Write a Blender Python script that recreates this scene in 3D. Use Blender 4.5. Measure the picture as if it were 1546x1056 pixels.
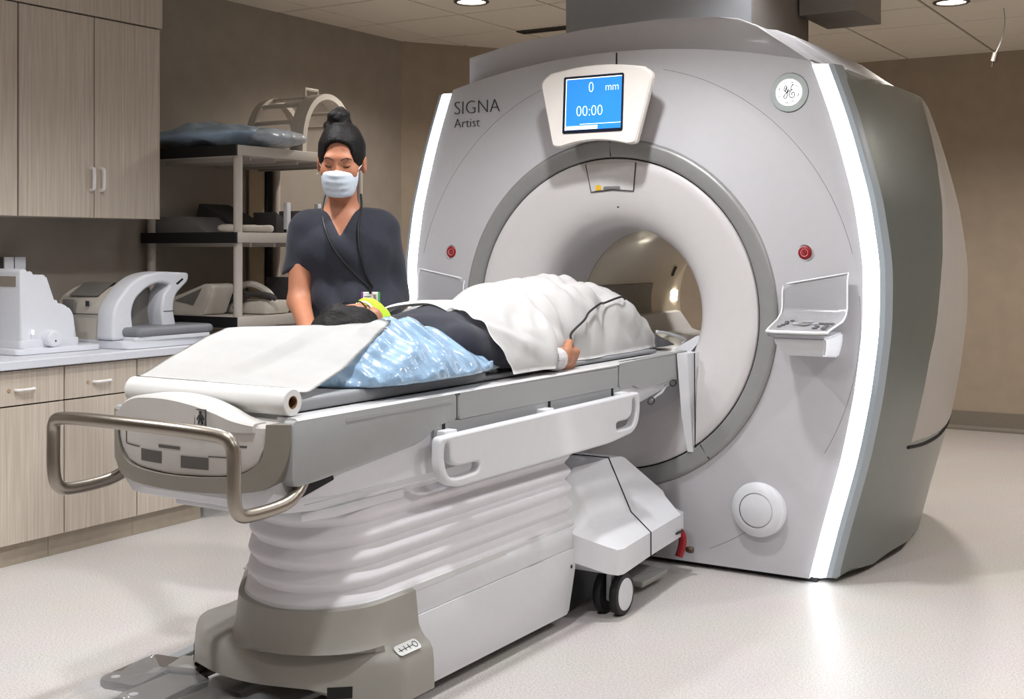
import bpy, bmesh, math, random
import numpy as np
from mathutils import Vector, Matrix, noise
random.seed(7); np.random.seed(7)
scene = bpy.context.scene
COL = scene.collection
for o in list(bpy.data.objects): bpy.data.objects.remove(o)
PI = math.pi
# ---------------------------------------------------------------- camera
F_PX = 1880.0; YAW = math.atan(1167/1880.0); EYE = 1.285
cam_d = bpy.data.cameras.new('camera'); cam = bpy.data.objects.new('camera', cam_d); COL.objects.link(cam)
cam.location = (2.367, -4.59, EYE); cam.rotation_euler = (PI/2, 0, YAW)
cam_d.sensor_width = 36; cam_d.lens = F_PX/1546*36; cam_d.shift_y = -153/1546
cam_d.clip_start = .05; cam_d.clip_end = 60
scene.camera = cam
# ---------------------------------------------------------------- world, exposure
w = bpy.data.worlds.new('world'); scene.world = w; w.use_nodes = True
w.node_tree.nodes['Background'].inputs[0].default_value = (.9, .95, 1, 1)
w.node_tree.nodes['Background'].inputs[1].default_value = .02
scene.view_settings.view_transform = 'Standard'; scene.view_settings.look = 'None'
scene.view_settings.gamma = 1; scene.view_settings.use_curve_mapping = False
scene.view_settings.exposure = -.16
# recessed ceiling downlights: x, y, watts, colour, spot angle
CEIL = 2.66
WARM = (1, .935, .865); NEUT = (.97, .98, 1.0)
DOWNLIGHTS = [(.787, 2.6, 42, WARM, 150), (-1.48, 1.18, 23, WARM, 150),
              (.66, .24, 4, NEUT, 140), (.42, -1.05, 34, NEUT, 140), (-.75, -1.5, 26, NEUT, 140),
              (.7, -2.75, 32, NEUT, 140), (-1.1, -3.1, 38, NEUT, 140), (2.6, -.6, 26, NEUT, 150), (2.7, 1.9, 34, WARM, 150), (2.9, -3.1, 22, NEUT, 150)]
STRIP_EMIT = 9.0

# ---------------------------------------------------------------- helpers
def srgb(r, g, b):
    return tuple(((c/255.)/12.92 if c/255. <= .04045 else ((c/255.+.055)/1.055)**2.4) for c in (r, g, b)) + (1,)
MATS = {}
def mat(name, col, rough=.5, metal=0, var=.04, scale=30, bump=0, bscale=200, emit=0, ecol=None, alpha=1, trans=0, coat=0, sheen=0, spec=.5, ior=1.45, sub=0):
    if name in MATS: return MATS[name]
    m = bpy.data.materials.new(name); m.use_nodes = True; MATS[name] = m
    nt = m.node_tree; n = nt.nodes; l = nt.links; b = n['Principled BSDF']
    col = srgb(*col)
    tc = n.new('ShaderNodeTexCoord'); nz = n.new('ShaderNodeTexNoise'); nz.inputs['Scale'].default_value = scale; nz.inputs['Detail'].default_value = 3
    l.new(tc.outputs['Object'], nz.inputs['Vector'])
    cr = n.new('ShaderNodeValToRGB'); cr.color_ramp.elements[0].position = .3; cr.color_ramp.elements[1].position = .7
    cr.color_ramp.elements[0].color = tuple(min(1, c*(1-var)) for c in col[:3])+(1,)
    cr.color_ramp.elements[1].color = tuple(min(1, c*(1+var)) for c in col[:3])+(1,)
    l.new(nz.outputs['Fac'], cr.inputs['Fac']); l.new(cr.outputs['Color'], b.inputs['Base Color'])
    b.inputs['Roughness'].default_value = rough; b.inputs['Metallic'].default_value = metal
    b.inputs['Specular IOR Level'].default_value = spec; b.inputs['IOR'].default_value = ior
    if coat: b.inputs['Coat Weight'].default_value = coat; b.inputs['Coat Roughness'].default_value = .1
    if sheen: b.inputs['Sheen Weight'].default_value = sheen
    if sub: b.inputs['Subsurface Weight'].default_value = sub; b.inputs['Subsurface Scale'].default_value = .01
    if trans: b.inputs['Transmission Weight'].default_value = trans
    if alpha < 1: b.inputs['Alpha'].default_value = alpha
    if emit:
        b.inputs['Emission Color'].default_value = srgb(*ecol) if ecol else col
        b.inputs['Emission Strength'].default_value = emit
    if bump:
        n2 = n.new('ShaderNodeTexNoise'); n2.inputs['Scale'].default_value = bscale; n2.inputs['Detail'].default_value = 2
        l.new(tc.outputs['Object'], n2.inputs['Vector'])
        bp = n.new('ShaderNodeBump'); bp.inputs['Strength'].default_value = bump; bp.inputs['Distance'].default_value = .002
        l.new(n2.outputs['Fac'], bp.inputs['Height']); l.new(bp.outputs['Normal'], b.inputs['Normal'])
    return m

def link(o, parent=None):
    COL.objects.link(o)
    if parent is not None:
        o.parent = parent
        if parent.get('_w'): o.matrix_parent_inverse = Matrix.Translation(-parent.location)
    return o
def wempty(name, label, cat, loc, group=None):
    """a root whose parts are modelled in world coordinates"""
    e = empty(name, label, cat, loc, 0, group); e['_w'] = 1; return e
def tag(o, label, cat, group=None):
    o['label'] = label; o['category'] = cat
    if group: o['group'] = group
    return o
def empty(name, label, cat, loc=(0, 0, 0), rz=0, group=None):
    o = bpy.data.objects.new(name, None); o.location = loc; o.rotation_euler = (0, 0, rz); o.empty_display_size = .1
    COL.objects.link(o); return tag(o, label, cat, group)
def smooth_mesh(me, ang=40):
    for p in me.polygons: p.use_smooth = True
    try: me.set_sharp_from_angle(angle=math.radians(ang))
    except Exception: pass
def obj(name, bm, m, parent=None, smooth=40, label=None):
    """link a bmesh (or mesh) as one object; geometry is in world coords when the parent is at the origin, else in the parent's frame"""
    if isinstance(bm, bmesh.types.BMesh):
        bmesh.ops.recalc_face_normals(bm, faces=bm.faces)
        me = bpy.data.meshes.new(name); bm.to_mesh(me); bm.free()
    else: me = bm
    if smooth: smooth_mesh(me, smooth)
    for mm in (m if isinstance(m, (list, tuple)) else [m]): me.materials.append(mm)
    o = bpy.data.objects.new(name, me)
    link(o, parent)
    if label: o['label'] = label
    return o
def struct(name, bm, m, parent=None, smooth=0):
    o = obj(name, bm, m, parent, smooth); o['kind'] = 'structure'; return o
def NB(): return bmesh.new()
def box(bm, lo, hi, bev=0, seg=2, mtx=None):
    r = bmesh.ops.create_cube(bm, size=1)
    v = r['verts']
    for q in v:
        q.co = Vector([lo[i]+(q.co[i]+.5)*(hi[i]-lo[i]) for i in range(3)])
    if bev:
        e = list({e for q in v for e in q.link_edges})
        rr = bmesh.ops.bevel(bm, geom=e, offset=bev, segments=seg, affect='EDGES', profile=.5)
        v = list({q for f in rr['faces'] for q in f.verts} | {q for q in v if q.is_valid})
        # bevel may leave original faces: collect by connectivity
        seen = set(v); st = list(v)
        while st:
            q = st.pop()
            for e in q.link_edges:
                o = e.other_vert(q)
                if o not in seen: seen.add(o); st.append(o)
        v = list(seen)
    if mtx is not None: bmesh.ops.transform(bm, matrix=mtx, verts=v)
    return v
def bx(lo, hi, bev=0, seg=2, mtx=None):
    bm = NB(); box(bm, lo, hi, bev, seg, mtx); return bm
def prism(bm, pts, axis, a, b, bev=0, seg=2, mtx=None):
    """polygon (2-D points) extruded along axis from a to b; axis 'x': (y,z) 'y': (x,z) 'z': (x,y)"""
    def P(p, t):
        return {'x': (t, p[0], p[1]), 'y': (p[0], t, p[1]), 'z': (p[0], p[1], t)}[axis]
    A = [bm.verts.new(P(p, a)) for p in pts]; B = [bm.verts.new(P(p, b)) for p in pts]
    n = len(pts); fs = [bm.faces.new(A), bm.faces.new(B[::-1])]
    for i in range(n): fs.append(bm.faces.new((A[i], B[i], B[(i+1) % n], A[(i+1) % n])))
    vs = A+B
    if bev:
        es = [e for e in fs[0].edges]+[e for e in fs[1].edges]
        r = bmesh.ops.bevel(bm, geom=es, offset=bev, segments=seg, affect='EDGES', profile=.5)
        seen = {q for f in r['faces'] for q in f.verts}; st = list(seen)
        while st:
            q = st.pop()
            for e in q.link_edges:
                o = e.other_vert(q)
                if o not in seen: seen.add(o); st.append(o)
        vs = list(seen)
    if mtx is not None: bmesh.ops.transform(bm, matrix=mtx, verts=vs)
    return vs
def pr(pts, axis, a, b, bev=0, seg=2, mtx=None):
    bm = NB(); prism(bm, pts, axis, a, b, bev, seg, mtx); return bm
def rrect(x0, y0, x1, y1, r, n=5):
    out = []
    for cx, cy, a0 in ((x1-r, y0+r, -PI/2), (x1-r, y1-r, 0), (x0+r, y1-r, PI/2), (x0+r, y0+r, PI)):
        for i in range(n+1):
            a = a0+PI/2*i/n; out.append((cx+r*math.cos(a), cy+r*math.sin(a)))
    return out
def roundpoly(pts, r, n=4):
    """round the corners of a 2-D polygon; r is a number or a list"""
    out = []; N = len(pts)
    for i in range(N):
        p0, p, p1 = Vector(pts[i-1]), Vector(pts[i]), Vector(pts[(i+1) % N])
        rr = r[i] if isinstance(r, (list, tuple)) else r
        if rr <= 0: out.append(tuple(p)); continue
        d0 = (p0-p); d1 = (p1-p); t = min(rr, d0.length*.45, d1.length*.45)
        a = p+d0.normalized()*t; b = p+d1.normalized()*t
        for k in range(n+1):
            s = k/n; out.append(tuple(a*(1-s)**2+p*2*s*(1-s)+b*s*s))
    return out
def loft(bm, rings, cap=True, closed=True):
    R = [[bm.verts.new(p) for p in r] for r in rings]; n = len(R[0])
    for a, b in zip(R[:-1], R[1:]):
        for i in range(n if closed else n-1):
            j = (i+1) % n
            bm.faces.new((a[i], a[j], b[j], b[i]))
    if cap and closed:
        bm.faces.new(R[0][::-1]); bm.faces.new(R[-1])
    return [v for r in R for v in r]
def lofted(rings, cap=True, closed=True):
    bm = NB(); loft(bm, rings, cap, closed); return bm
def smooth_path(pts, n=6, closed=False):
    P = [Vector(p) for p in pts]; out = []; N = len(P)
    rng = range(N if closed else N-1)
    for i in rng:
        if closed: p0, p1, p2, p3 = P[i-1], P[i], P[(i+1) % N], P[(i+2) % N]
        else: p0, p1, p2, p3 = P[max(i-1, 0)], P[i], P[i+1], P[min(i+2, N-1)]
        for k in range(n):
            t = k/n
            out.append(.5*((2*p1)+(-p0+p2)*t+(2*p0-5*p1+4*p2-p3)*t*t+(-p0+3*p1-3*p2+p3)*t**3))
    if not closed: out.append(P[-1])
    return out
def tube(bm, pts, r, sides=8, closed=False, cap=True):
    P = [Vector(p) for p in pts]; N = len(P)
    rad = r if isinstance(r, (list, tuple)) else [r]*N
    up = None; rings = []
    for i in range(N):
        if closed: t = (P[(i+1) % N]-P[i-1])
        else: t = P[min(i+1, N-1)]-P[max(i-1, 0)]
        t.normalize()
        if up is None:
            up = Vector((0, 0, 1)) if abs(t.z) < .9 else Vector((1, 0, 0))
        s = t.cross(up); s.normalize(); up = s.cross(t); up.normalize()
        rings.append([P[i]+(s*math.cos(a)+up*math.sin(a))*rad[i] for a in [2*PI*k/sides for k in range(sides)]])
    if closed: rings.append(rings[0]); return loft(bm, rings, False)
    return loft(bm, rings, cap)
def tb(pts, r, sides=8, closed=False):
    bm = NB(); tube(bm, pts, r, sides, closed); return bm
def lathe(bm, prof, axis='z', c=(0, 0, 0), n=32, cap=True):
    """profile (radius, height) revolved about an axis through c"""
    rings = []
    for r, h in prof:
        ring = []
        for k in range(n):
            a = 2*PI*k/n; x, y = r*math.cos(a), r*math.sin(a)
            ring.append({'z': (c[0]+x, c[1]+y, c[2]+h), 'y': (c[0]+x, c[1]+h, c[2]+y), 'x': (c[0]+h, c[1]+x, c[2]+y)}[axis])
        rings.append(ring)
    return loft(bm, rings, cap)
def lt(prof, axis='z', c=(0, 0, 0), n=32, cap=True):
    bm = NB(); lathe(bm, prof, axis, c, n, cap); return bm
def text_mesh(s, size, ext=.001, offset=0, align='LEFT'):
    cu = bpy.data.curves.new('lettering', 'FONT'); cu.body = s; cu.size = size; cu.extrude = ext; cu.offset = offset; cu.align_x = align; cu.resolution_u = 3
    o = bpy.data.objects.new('lettering', cu); COL.objects.link(o)
    dg = bpy.context.evaluated_depsgraph_get()
    me = bpy.data.meshes.new_from_object(o.evaluated_get(dg)); bpy.data.objects.remove(o); bpy.data.curves.remove(cu)
    return me
def plate(polys, axis, a, b, bev=0, res=2):
    """flat plate with holes: closed 2-D outlines, thickness along axis from a to b"""
    cu = bpy.data.curves.new('plate', 'CURVE'); cu.dimensions = '2D'; cu.fill_mode = 'BOTH'
    for P in polys:
        sp = cu.splines.new('POLY'); sp.points.add(len(P)-1); sp.use_cyclic_u = True
        for q, p in zip(sp.points, P): q.co = (p[0], p[1], 0, 1)
    cu.extrude = max(abs(b-a)/2-bev, .0001); cu.bevel_depth = bev; cu.bevel_resolution = res; cu.offset = -bev
    o = bpy.data.objects.new('plate', cu); COL.objects.link(o)
    dg = bpy.context.evaluated_depsgraph_get()
    me = bpy.data.meshes.new_from_object(o.evaluated_get(dg)); bpy.data.objects.remove(o); bpy.data.curves.remove(cu)
    t = (a+b)/2
    M_ = {'z': Matrix.Translation((0, 0, t)),
          'x': Matrix(((0, 0, 1, t), (1, 0, 0, 0), (0, 1, 0, 0), (0, 0, 0, 1))),
          'y': Matrix(((1, 0, 0, 0), (0, 0, -1, t), (0, 1, 0, 0), (0, 0, 0, 1)))}[axis]
    me.transform(M_); me.materials.clear(); return me
def interp(x, xs, ys): return float(np.interp(x, xs, ys))
# -------- signed-distance modelling (smooth organic bodies), meshed with surface nets
def ell(X, c, r):
    k0 = np.sqrt(sum(((X[i]-c[i])/r[i])**2 for i in range(3))); k1 = np.sqrt(sum(((X[i]-c[i])/r[i]**2)**2 for i in range(3)))
    return k0*(k0-1)/np.maximum(k1, 1e-6)
def cap(X, a, b, ra, rb=None):
    rb = ra if rb is None else rb
    a = np.array(a, float); b = np.array(b, float); ab = b-a; L = max((ab**2).sum(), 1e-9)
    t = np.clip(sum((X[i]-a[i])*ab[i] for i in range(3))/L, 0, 1)
    return np.sqrt(sum((X[i]-a[i]-ab[i]*t)**2 for i in range(3)))-(ra+(rb-ra)*t)
def rbox(X, c, h, r=0):
    q = [np.abs(X[i]-c[i])-h[i]+r for i in range(3)]
    return np.sqrt(sum(np.maximum(k, 0)**2 for k in q))+np.minimum(np.maximum(np.maximum(q[0], q[1]), q[2]), 0)-r
def smin(a, b, k): h = np.clip(.5+.5*(b-a)/k, 0, 1); return b*(1-h)+a*h-k*h*(1-h)
def smax(a, b, k): return -smin(-a, -b, k)
def wob(X, f, a, s=0):
    return a*(np.sin(X[0]*f+s+1.7*np.sin(X[1]*f*.7+s))*np.sin(X[1]*f*1.1+1.3*s)+np.sin(X[2]*f*.9+2*s+np.sin(X[0]*f*.6)))*.5
def sdf_mesh(fn, lo, hi, res, name='body', relax=2):
    lo = np.array(lo, float); hi = np.array(hi, float); n = np.ceil((hi-lo)/res).astype(int)+1
    ax = [lo[i]+np.arange(n[i])*res for i in range(3)]
    X = np.meshgrid(*ax, indexing='ij'); D = fn(X).astype(np.float64)
    S = D < 0; c = [slice(None, -1), slice(1, None)]
    cnt = np.zeros(tuple(n-1)); acc = np.zeros(tuple(n-1)+(3,))
    corners = [(i, j, k) for i in (0, 1) for j in (0, 1) for k in (0, 1)]
    for a in corners:
        for d in range(3):
            if a[d]: continue
            b = list(a); b[d] = 1
            da = D[c[a[0]], c[a[1]], c[a[2]]]; db = D[c[b[0]], c[b[1]], c[b[2]]]
            m = (da < 0) != (db < 0); t = np.where(m, da/np.where(np.abs(da-db) < 1e-12, 1, da-db), 0)
            for q in range(3):
                acc[..., q] += np.where(m, a[q]+(t if q == d else 0), 0)
            cnt += m
    act = cnt > 0; idx = -np.ones(act.shape, int); idx[act] = np.arange(act.sum())
    ijk = np.argwhere(act); V = lo+(ijk+acc[act]/cnt[act][:, None])*res
    Fs = []
    for d in range(3):
        e1, e2 = [(1, 2), (2, 0), (0, 1)][d]
        sl0 = [slice(None)]*3; sl1 = [slice(None)]*3; sl0[d] = slice(None, -1); sl1[d] = slice(1, None)
        s0 = S[tuple(sl0)]; s1 = S[tuple(sl1)]; m = s0 != s1
        P = np.argwhere(m)
        ok = (P[:, e1] > 0) & (P[:, e2] > 0) & (P[:, e1] < n[e1]-1) & (P[:, e2] < n[e2]-1); P = P[ok]
        if not len(P): continue
        u = np.zeros(3, int); u[e1] = 1; v = np.zeros(3, int); v[e2] = 1
        g = lambda Q: idx[Q[:, 0], Q[:, 1], Q[:, 2]]
        q = np.stack([g(P-u-v), g(P-v), g(P), g(P-u)], 1)
        fl = ~s0[P[:, 0], P[:, 1], P[:, 2]]
        q[fl] = q[fl][:, ::-1]; Fs.append(q)
    Q = np.concatenate(Fs)
    for _ in range(relax):   # light smoothing
        nb = np.zeros_like(V); k = np.zeros(len(V))
        for a in range(4):
            for s in (1, 3):
                np.add.at(nb, Q[:, a], V[Q[:, (a+s) % 4]]); np.add.at(k, Q[:, a], 1)
        V = V*.6+.4*nb/np.maximum(k, 1)[:, None]
    me = bpy.data.meshes.new(name); me.from_pydata(V.tolist(), [], Q.tolist()); me.update()
    for p in me.polygons: p.use_smooth = True
    return me
def sobj(name, fn, lo, hi, res, m, parent=None, relax=2, label=None):
    me = sdf_mesh(fn, lo, hi, res, name, relax)
    me.materials.append(m); o = bpy.data.objects.new(name, me); link(o, parent)
    if label: o['label'] = label
    return o
def rot_mesh(o, M_):
    o.data.transform(M_); o.data.update(); return o

# ---------------------------------------------------------------- materials
m_white = mat('moulded white plastic', (216, 217, 221), .38, var=.012, coat=.15)
m_cover = mat('scanner cover off-white', (190, 189, 193), .42, var=.012, coat=.1)
m_pod = mat('warm white plastic', (228, 222, 216), .35, var=.01, coat=.2)
m_inner = mat('funnel white plastic', (208, 204, 204), .35, var=.01, coat=.2)
m_ring = mat('satin taupe ring', (152, 152, 151), .42, metal=.3, var=.02)
m_side = mat('grey green metallic paint', (130, 136, 133), .34, metal=.5, var=.02, coat=.2)
m_rear = mat('light warm grey plastic', (178, 172, 166), .4, var=.015)
m_edge = mat('frosted edge trim', (168, 178, 186), .3, var=.01)
m_dark = mat('dark gap', (18, 18, 19), .7)
m_black = mat('black rubber', (22, 22, 23), .55)
m_strip = mat('light strip glow', (255, 255, 255), .4, emit=STRIP_EMIT, ecol=(244, 248, 255))
m_glow = mat('badge glow', (255, 255, 255), .4, emit=.95, ecol=(250, 252, 255))
m_grey = mat('cool grey plastic', (172, 174, 177), .4, var=.015)
m_warmgrey = mat('stone grey plastic', (150, 147, 140), .42, var=.02)
m_red = mat('red plastic', (140, 20, 30), .4)
m_chrome = mat('brushed steel', (164, 156, 146), .34, metal=1, var=.03)
m_letter = mat('charcoal lettering', (52, 54, 58), .5)
m_navy = mat('navy scrubs cloth', (36, 38, 49), .85, var=.12, scale=60, bump=.25, bscale=700, sheen=.1)
m_skin = mat('warm skin', (174, 116, 88), .5, var=.06, scale=18, sub=.02)
m_skin2 = mat('light brown skin', (170, 116, 86), .5, var=.06, scale=18, sub=.05)
m_hair = mat('black hair', (17, 14, 13), .62, var=.5, scale=120, bump=1.0, bscale=140, spec=.25)
m_sheet = mat('white cotton sheet', (232, 231, 230), .85, var=.012, bump=.12, bscale=500, sheen=.1)
m_lamp = mat('lamp lens glow', (255, 250, 240), .5, emit=9, ecol=(255, 244, 228))
# ================================================================ the room
XL, XR, YF, YB = -2.62, 4.3, -6.2, 4.6
def wall_mat(name, c0, rough=.8):
    return mat(name, c0, rough, var=.05, scale=8, bump=.15, bscale=220)
m_wall = wall_mat('taupe wall paint', (160, 151, 141))
m_wall2 = wall_mat('tan wall paint', (168, 154, 138))
def floor_mat():
    m = bpy.data.materials.new('speckled vinyl floor'); m.use_nodes = True; nt = m.node_tree; n = nt.nodes; l = nt.links; b = n['Principled BSDF']
    tc = n.new('ShaderNodeTexCoord'); a = n.new('ShaderNodeTexNoise'); a.inputs['Scale'].default_value = 150; a.inputs['Detail'].default_value = 2
    r = n.new('ShaderNodeValToRGB'); e = r.color_ramp.elements; e[0].position = .33; e[0].color = srgb(184, 179, 176); e[1].position = .62; e[1].color = srgb(212, 207, 204)
    v = n.new('ShaderNodeTexNoise'); v.inputs['Scale'].default_value = 3; mix = n.new('ShaderNodeMix'); mix.data_type = 'RGBA'; mix.blend_type = 'MULTIPLY'; mix.inputs[0].default_value = .1
    l.new(tc.outputs['Object'], a.inputs['Vector']); l.new(tc.outputs['Object'], v.inputs['Vector']); l.new(a.outputs['Fac'], r.inputs['Fac'])
    l.new(r.outputs['Color'], mix.inputs[6]); l.new(v.outputs['Color'], mix.inputs[7]); l.new(mix.outputs[2], b.inputs['Base Color'])
    b.inputs['Roughness'].default_value = .42; b.inputs['Specular IOR Level'].default_value = .4
    return m
m_floor = floor_mat()
m_tile = mat('ceiling tile', (234, 226, 213), .9, var=.05, scale=120, bump=.3, bscale=300)
m_tbar = mat('ceiling grid bar', (74, 66, 58), .6)
struct('floor', bx((XL-.3, YF-.3, -.1), (XR+.3, YB+.3, 0)), m_floor)
ceil = struct('ceiling', bx((XL-.3, YF-.3, CEIL+.012), (XR+.3, YB+.3, CEIL+.1)), m_tbar)
CH0, CH1 = (-2.62, 2.05), (-.9, 4.6)   # the angled wall that cuts the far left corner
struct('wall_left', bx((XL-.1, YF-.1, 0), (XL, CH0[1], CEIL+.012)), m_wall)
struct('wall_corner', pr([CH0, CH1, (CH1[0]-.1, CH1[1]+.1), (CH0[0]-.1, CH0[1]+.1)], 'z', 0, CEIL+.012), m_wall2)
struct('wall_back', bx((CH1[0], YB, 0), (XR, YB+.1, CEIL+.012)), m_wall2)
struct('wall_right', bx((XR, YF-.1, 0), (XR+.1, YB+.1, CEIL+.012)), m_wall2)
struct('wall_front', bx((XL, YF-.1, 0), (XR, YF, CEIL+.012)), m_wall)
m_cove = mat('vinyl cove base', (128, 120, 110), .5)
def cove(name, a, b):
    a = Vector((*a, 0)); b = Vector((*b, 0)); d = (b-a).normalized(); nrm = Vector((d.y, -d.x, 0))
    prof = [(0, .0), (.035, .0), (.035, .006), (.016, .012), (.007, .03), (.006, .13), (0, .135)]
    struct(name, lofted([[p+nrm*u+Vector((0, 0, z)) for u, z in prof] for p in (a, b)]), m_cove)
cove('baseboard_back', (CH1[0]+.03, YB), (XR, YB)); cove('baseboard_corner', CH0, CH1)
cove('baseboard_left', (XL, -.3), (XL, CH0[1]))
T = .6; tile_me = {}
xs_l = [-2.36-T+T*i for i in range(14)]; ys_l = [1.47-T*13+T*i for i in range(20)]
for x0 in xs_l:
    for y0 in ys_l:
        a, b = max(x0+.008, XL), min(x0+T-.008, XR); c, d = max(y0+.008, YF), min(y0+T-.008, YB)
        if b-a < .05 or d-c < .05: continue
        cx, cy = a, d                                  # skip tiles beyond the angled wall
        if (CH1[0]-CH0[0])*(c+.1-CH0[1])-(CH1[1]-CH0[1])*(b-.1-CH0[0]) > 0: continue
        k = (round(b-a, 3), round(d-c, 3))
        if k not in tile_me:
            bm = bx((0, 0, 0), (k[0], k[1], .014), .002, 1); me = bpy.data.meshes.new('ceiling_tile'); bm.to_mesh(me); bm.free(); me.materials.append(m_tile); tile_me[k] = me
        o = bpy.data.objects.new('ceiling_tile', tile_me[k]); o.location = (a, c, CEIL); link(o, ceil)
# downlights
m_trim = mat('downlight trim', (90, 82, 74), .4, metal=.4)
for i, (x, y, W, colr, ang) in enumerate(DOWNLIGHTS):
    names = {0: 'round recessed downlight in the ceiling behind the scanner at right', 1: 'round recessed downlight in the ceiling above the shelving'}
    e = empty('downlight', names.get(i, 'round recessed ceiling downlight outside the picture in front of the scanner'), 'light', (x, y, CEIL), 0, 'recessed ceiling downlights')
    obj('trim_ring', lt([(.078, .002), (.098, .002), (.1, -.004), (.092, -.01), (.08, -.008), (.078, .002)], n=32, cap=False), m_trim, e)
    obj('lens', lt([(.001, -.003), (.05, -.0035), (.079, -.002), (.079, .0)], n=32, cap=True), m_lamp, e)
    ld = bpy.data.lights.new('downlight_lamp', 'SPOT'); ld.energy = W*4; ld.color = colr; ld.shadow_soft_size = .07; ld.spot_size = math.radians(ang); ld.spot_blend = .6
    lo_ = bpy.data.objects.new('downlight_lamp', ld); lo_.location = (0, 0, -.03); link(lo_, e)
# ================================================================ MRI scanner
ZC = 1.017
scanner = empty('mri_scanner', 'large white and grey MRI scanner with round bore and glowing light strips', 'MRI scanner', (0, 0, 0))
SZ = [.02, .23, .49, .735, .98, 1.22, 1.47, 1.716, 1.84, 1.99, 2.1]
SX = [.852, .905, .977, 1.026, 1.057, 1.06, 1.023, .957, .917, .862, .82]
_zz = np.linspace(.02, 2.1, 80); _xx = np.interp(_zz, SZ, SX)
for _ in range(6): _xx[1:-1] = (_xx[:-2]+2*_xx[1:-1]+_xx[2:])/4
def xs(z): return float(np.interp(z, _zz, _xx))
def ztop(x): return 2.105-.118*(abs(x)/.88)**2
ZB = .022
def rout(phi, off):
    """outline radius of the body in direction phi, widened sideways by off"""
    cx, cz = math.cos(phi), math.sin(phi); r = .6
    lo_, hi_ = .5, 2.0
    for _ in range(40):
        m_ = (lo_+hi_)/2; x, z = m_*cx, ZC+m_*cz
        ins = ZB <= z <= ztop(x)+.0 and abs(x) <= xs(min(max(z, .02), 2.1))+off
        lo_, hi_ = (m_, hi_) if ins else (lo_, m_)
    return lo_
def corner_angles(off):
    a = []
    z = ZB; a.append(math.atan2(z-ZC, xs(z)+off))
    z = 1.99
    for _ in range(20): z = ztop(xs(z)+off)
    a.append(math.atan2(z-ZC, xs(z)+off)); return a
def angles(off, n=220):
    ca = corner_angles(off); ca += [PI-q for q in ca]
    A = [2*PI*i/n for i in range(n)]
    for q in ca:
        q %= 2*PI; k = min(range(n), key=lambda i: abs((A[i]-q+PI) % (2*PI)-PI)); A[k] = q
    return sorted(A)
RC = 1.02
def yface(r):
    if r >= RC: return .05
    return .05-.05*(RC-r)/.31
def pol(r, a, y): return (r*math.cos(a), y, ZC+r*math.sin(a))
# front cover between the ring and the light strips
OFFI = -.03
A = angles(OFFI); rings = []
for k in range(17):
    ring = []
    for a in A:
        ro = rout(a, OFFI); rc = min(RC, ro)
        if k == 0: ring.append(pol(.712, a, .05))
        elif k <= 10:
            r = .712+(rc-.712)*(k-1)/9; ring.append(pol(r, a, yface(r)))
        elif k <= 15:
            r = rc+(ro-rc)*(k-10)/5; ring.append(pol(r, a, yface(r)))
        else: ring.append(pol(ro, a, .12))
    rings.append(ring)
obj('front_cover', lofted(rings, False), m_cover, scanner, 12)
# seam grooves in the front cover
def seam(pts, r=.0022, m=None, name='seam', par=None): return obj(name, tb(pts, r, 6), m or m_dark, par or scanner)
seam([(0, .052, 2.1), (0, .05, 2.06), (0, .047, 2.03)], .004)
seam([(.41, .052, .30), (.412, .052, .2), (.414, .052, .03)], .002, m_grey)
for s0, s1 in ((14, 78), (102, 166), (-30, 5), (-66, -48)):
    pts = []
    for q in range(25):
        a = math.radians(s0+(s1-s0)*q/24)
        if rout(a, OFFI) > RC+.004: pts.append(pol(RC, a, .0505))
    if len(pts) > 3: obj('crease_line', tb(pts, .0013, 5), mat('crease shade', (120, 120, 124), .8), scanner)
# ring and funnel
m_gr = mat('ring groove', (40, 40, 41), .6)
RP = [(.716, .03), (.716, -.004), (.711, -.012), (.70, -.014), (.655, -.008), (.646, -.004), (.643, .004), (.643, .03)]
obj('bore_ring', lt([(r, y) for r, y in RP], 'y', (0, 0, ZC), 160, False), m_ring, scanner, 50)
obj('ring_groove', lt([(.643, .012), (.637, .012)], 'y', (0, 0, ZC), 160, False), m_dark, scanner)
obj('ring_outer_groove', lt([(.7125, .006), (.7185, .0)], 'y', (0, 0, ZC), 160, False), m_dark, scanner)
for ang in (90, -52):
    a = math.radians(ang); seam([pol(.648, a, -.006), pol(.715, a, -.013)], .0025, par=scanner)
fun = [(.638, .02), (.638, .002), (.634, -.003), (.6, .0), (.55, .006), (.5, .014), (.46, .023), (.43, .034), (.405, .047), (.385, .063), (.37, .082), (.358, .11), (.352, .15), (.35, .2), (.35, .41)]
obj('funnel_cover', lt(fun, 'y', (0, 0, ZC), 160, False), m_inner, scanner, 60)
m_bore = mat('bore liner tan', (206, 195, 174), .3, var=.02, coat=.3)
obj('bore_liner', lt([(.3502, .412), (.3502, 1.35), (.36, 1.45), (.4, 1.58), (.5, 1.7)], 'y', (0, 0, ZC), 96, False), m_bore, scanner, 60)
obj('bore_seam', lt([(.3496, .409), (.3496, .413)], 'y', (0, 0, ZC), 96, False), m_gr, scanner)
# grey side pad inside the bore
bm = NB(); g = []
for y in (.42, .7, 1.1, 1.118):
    ring = []
    for k in range(9):
        z = .8+.31*k/8; rr = .3465 if y < 1.11 else .35
        ring.append((-math.sqrt(rr**2-(z-ZC)**2), y, z))
    g.append(ring)
loft(bm, g, False, False); obj('bore_side_pad', bm, mat('bore pad grey', (142, 138, 130), .5), scanner)
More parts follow.
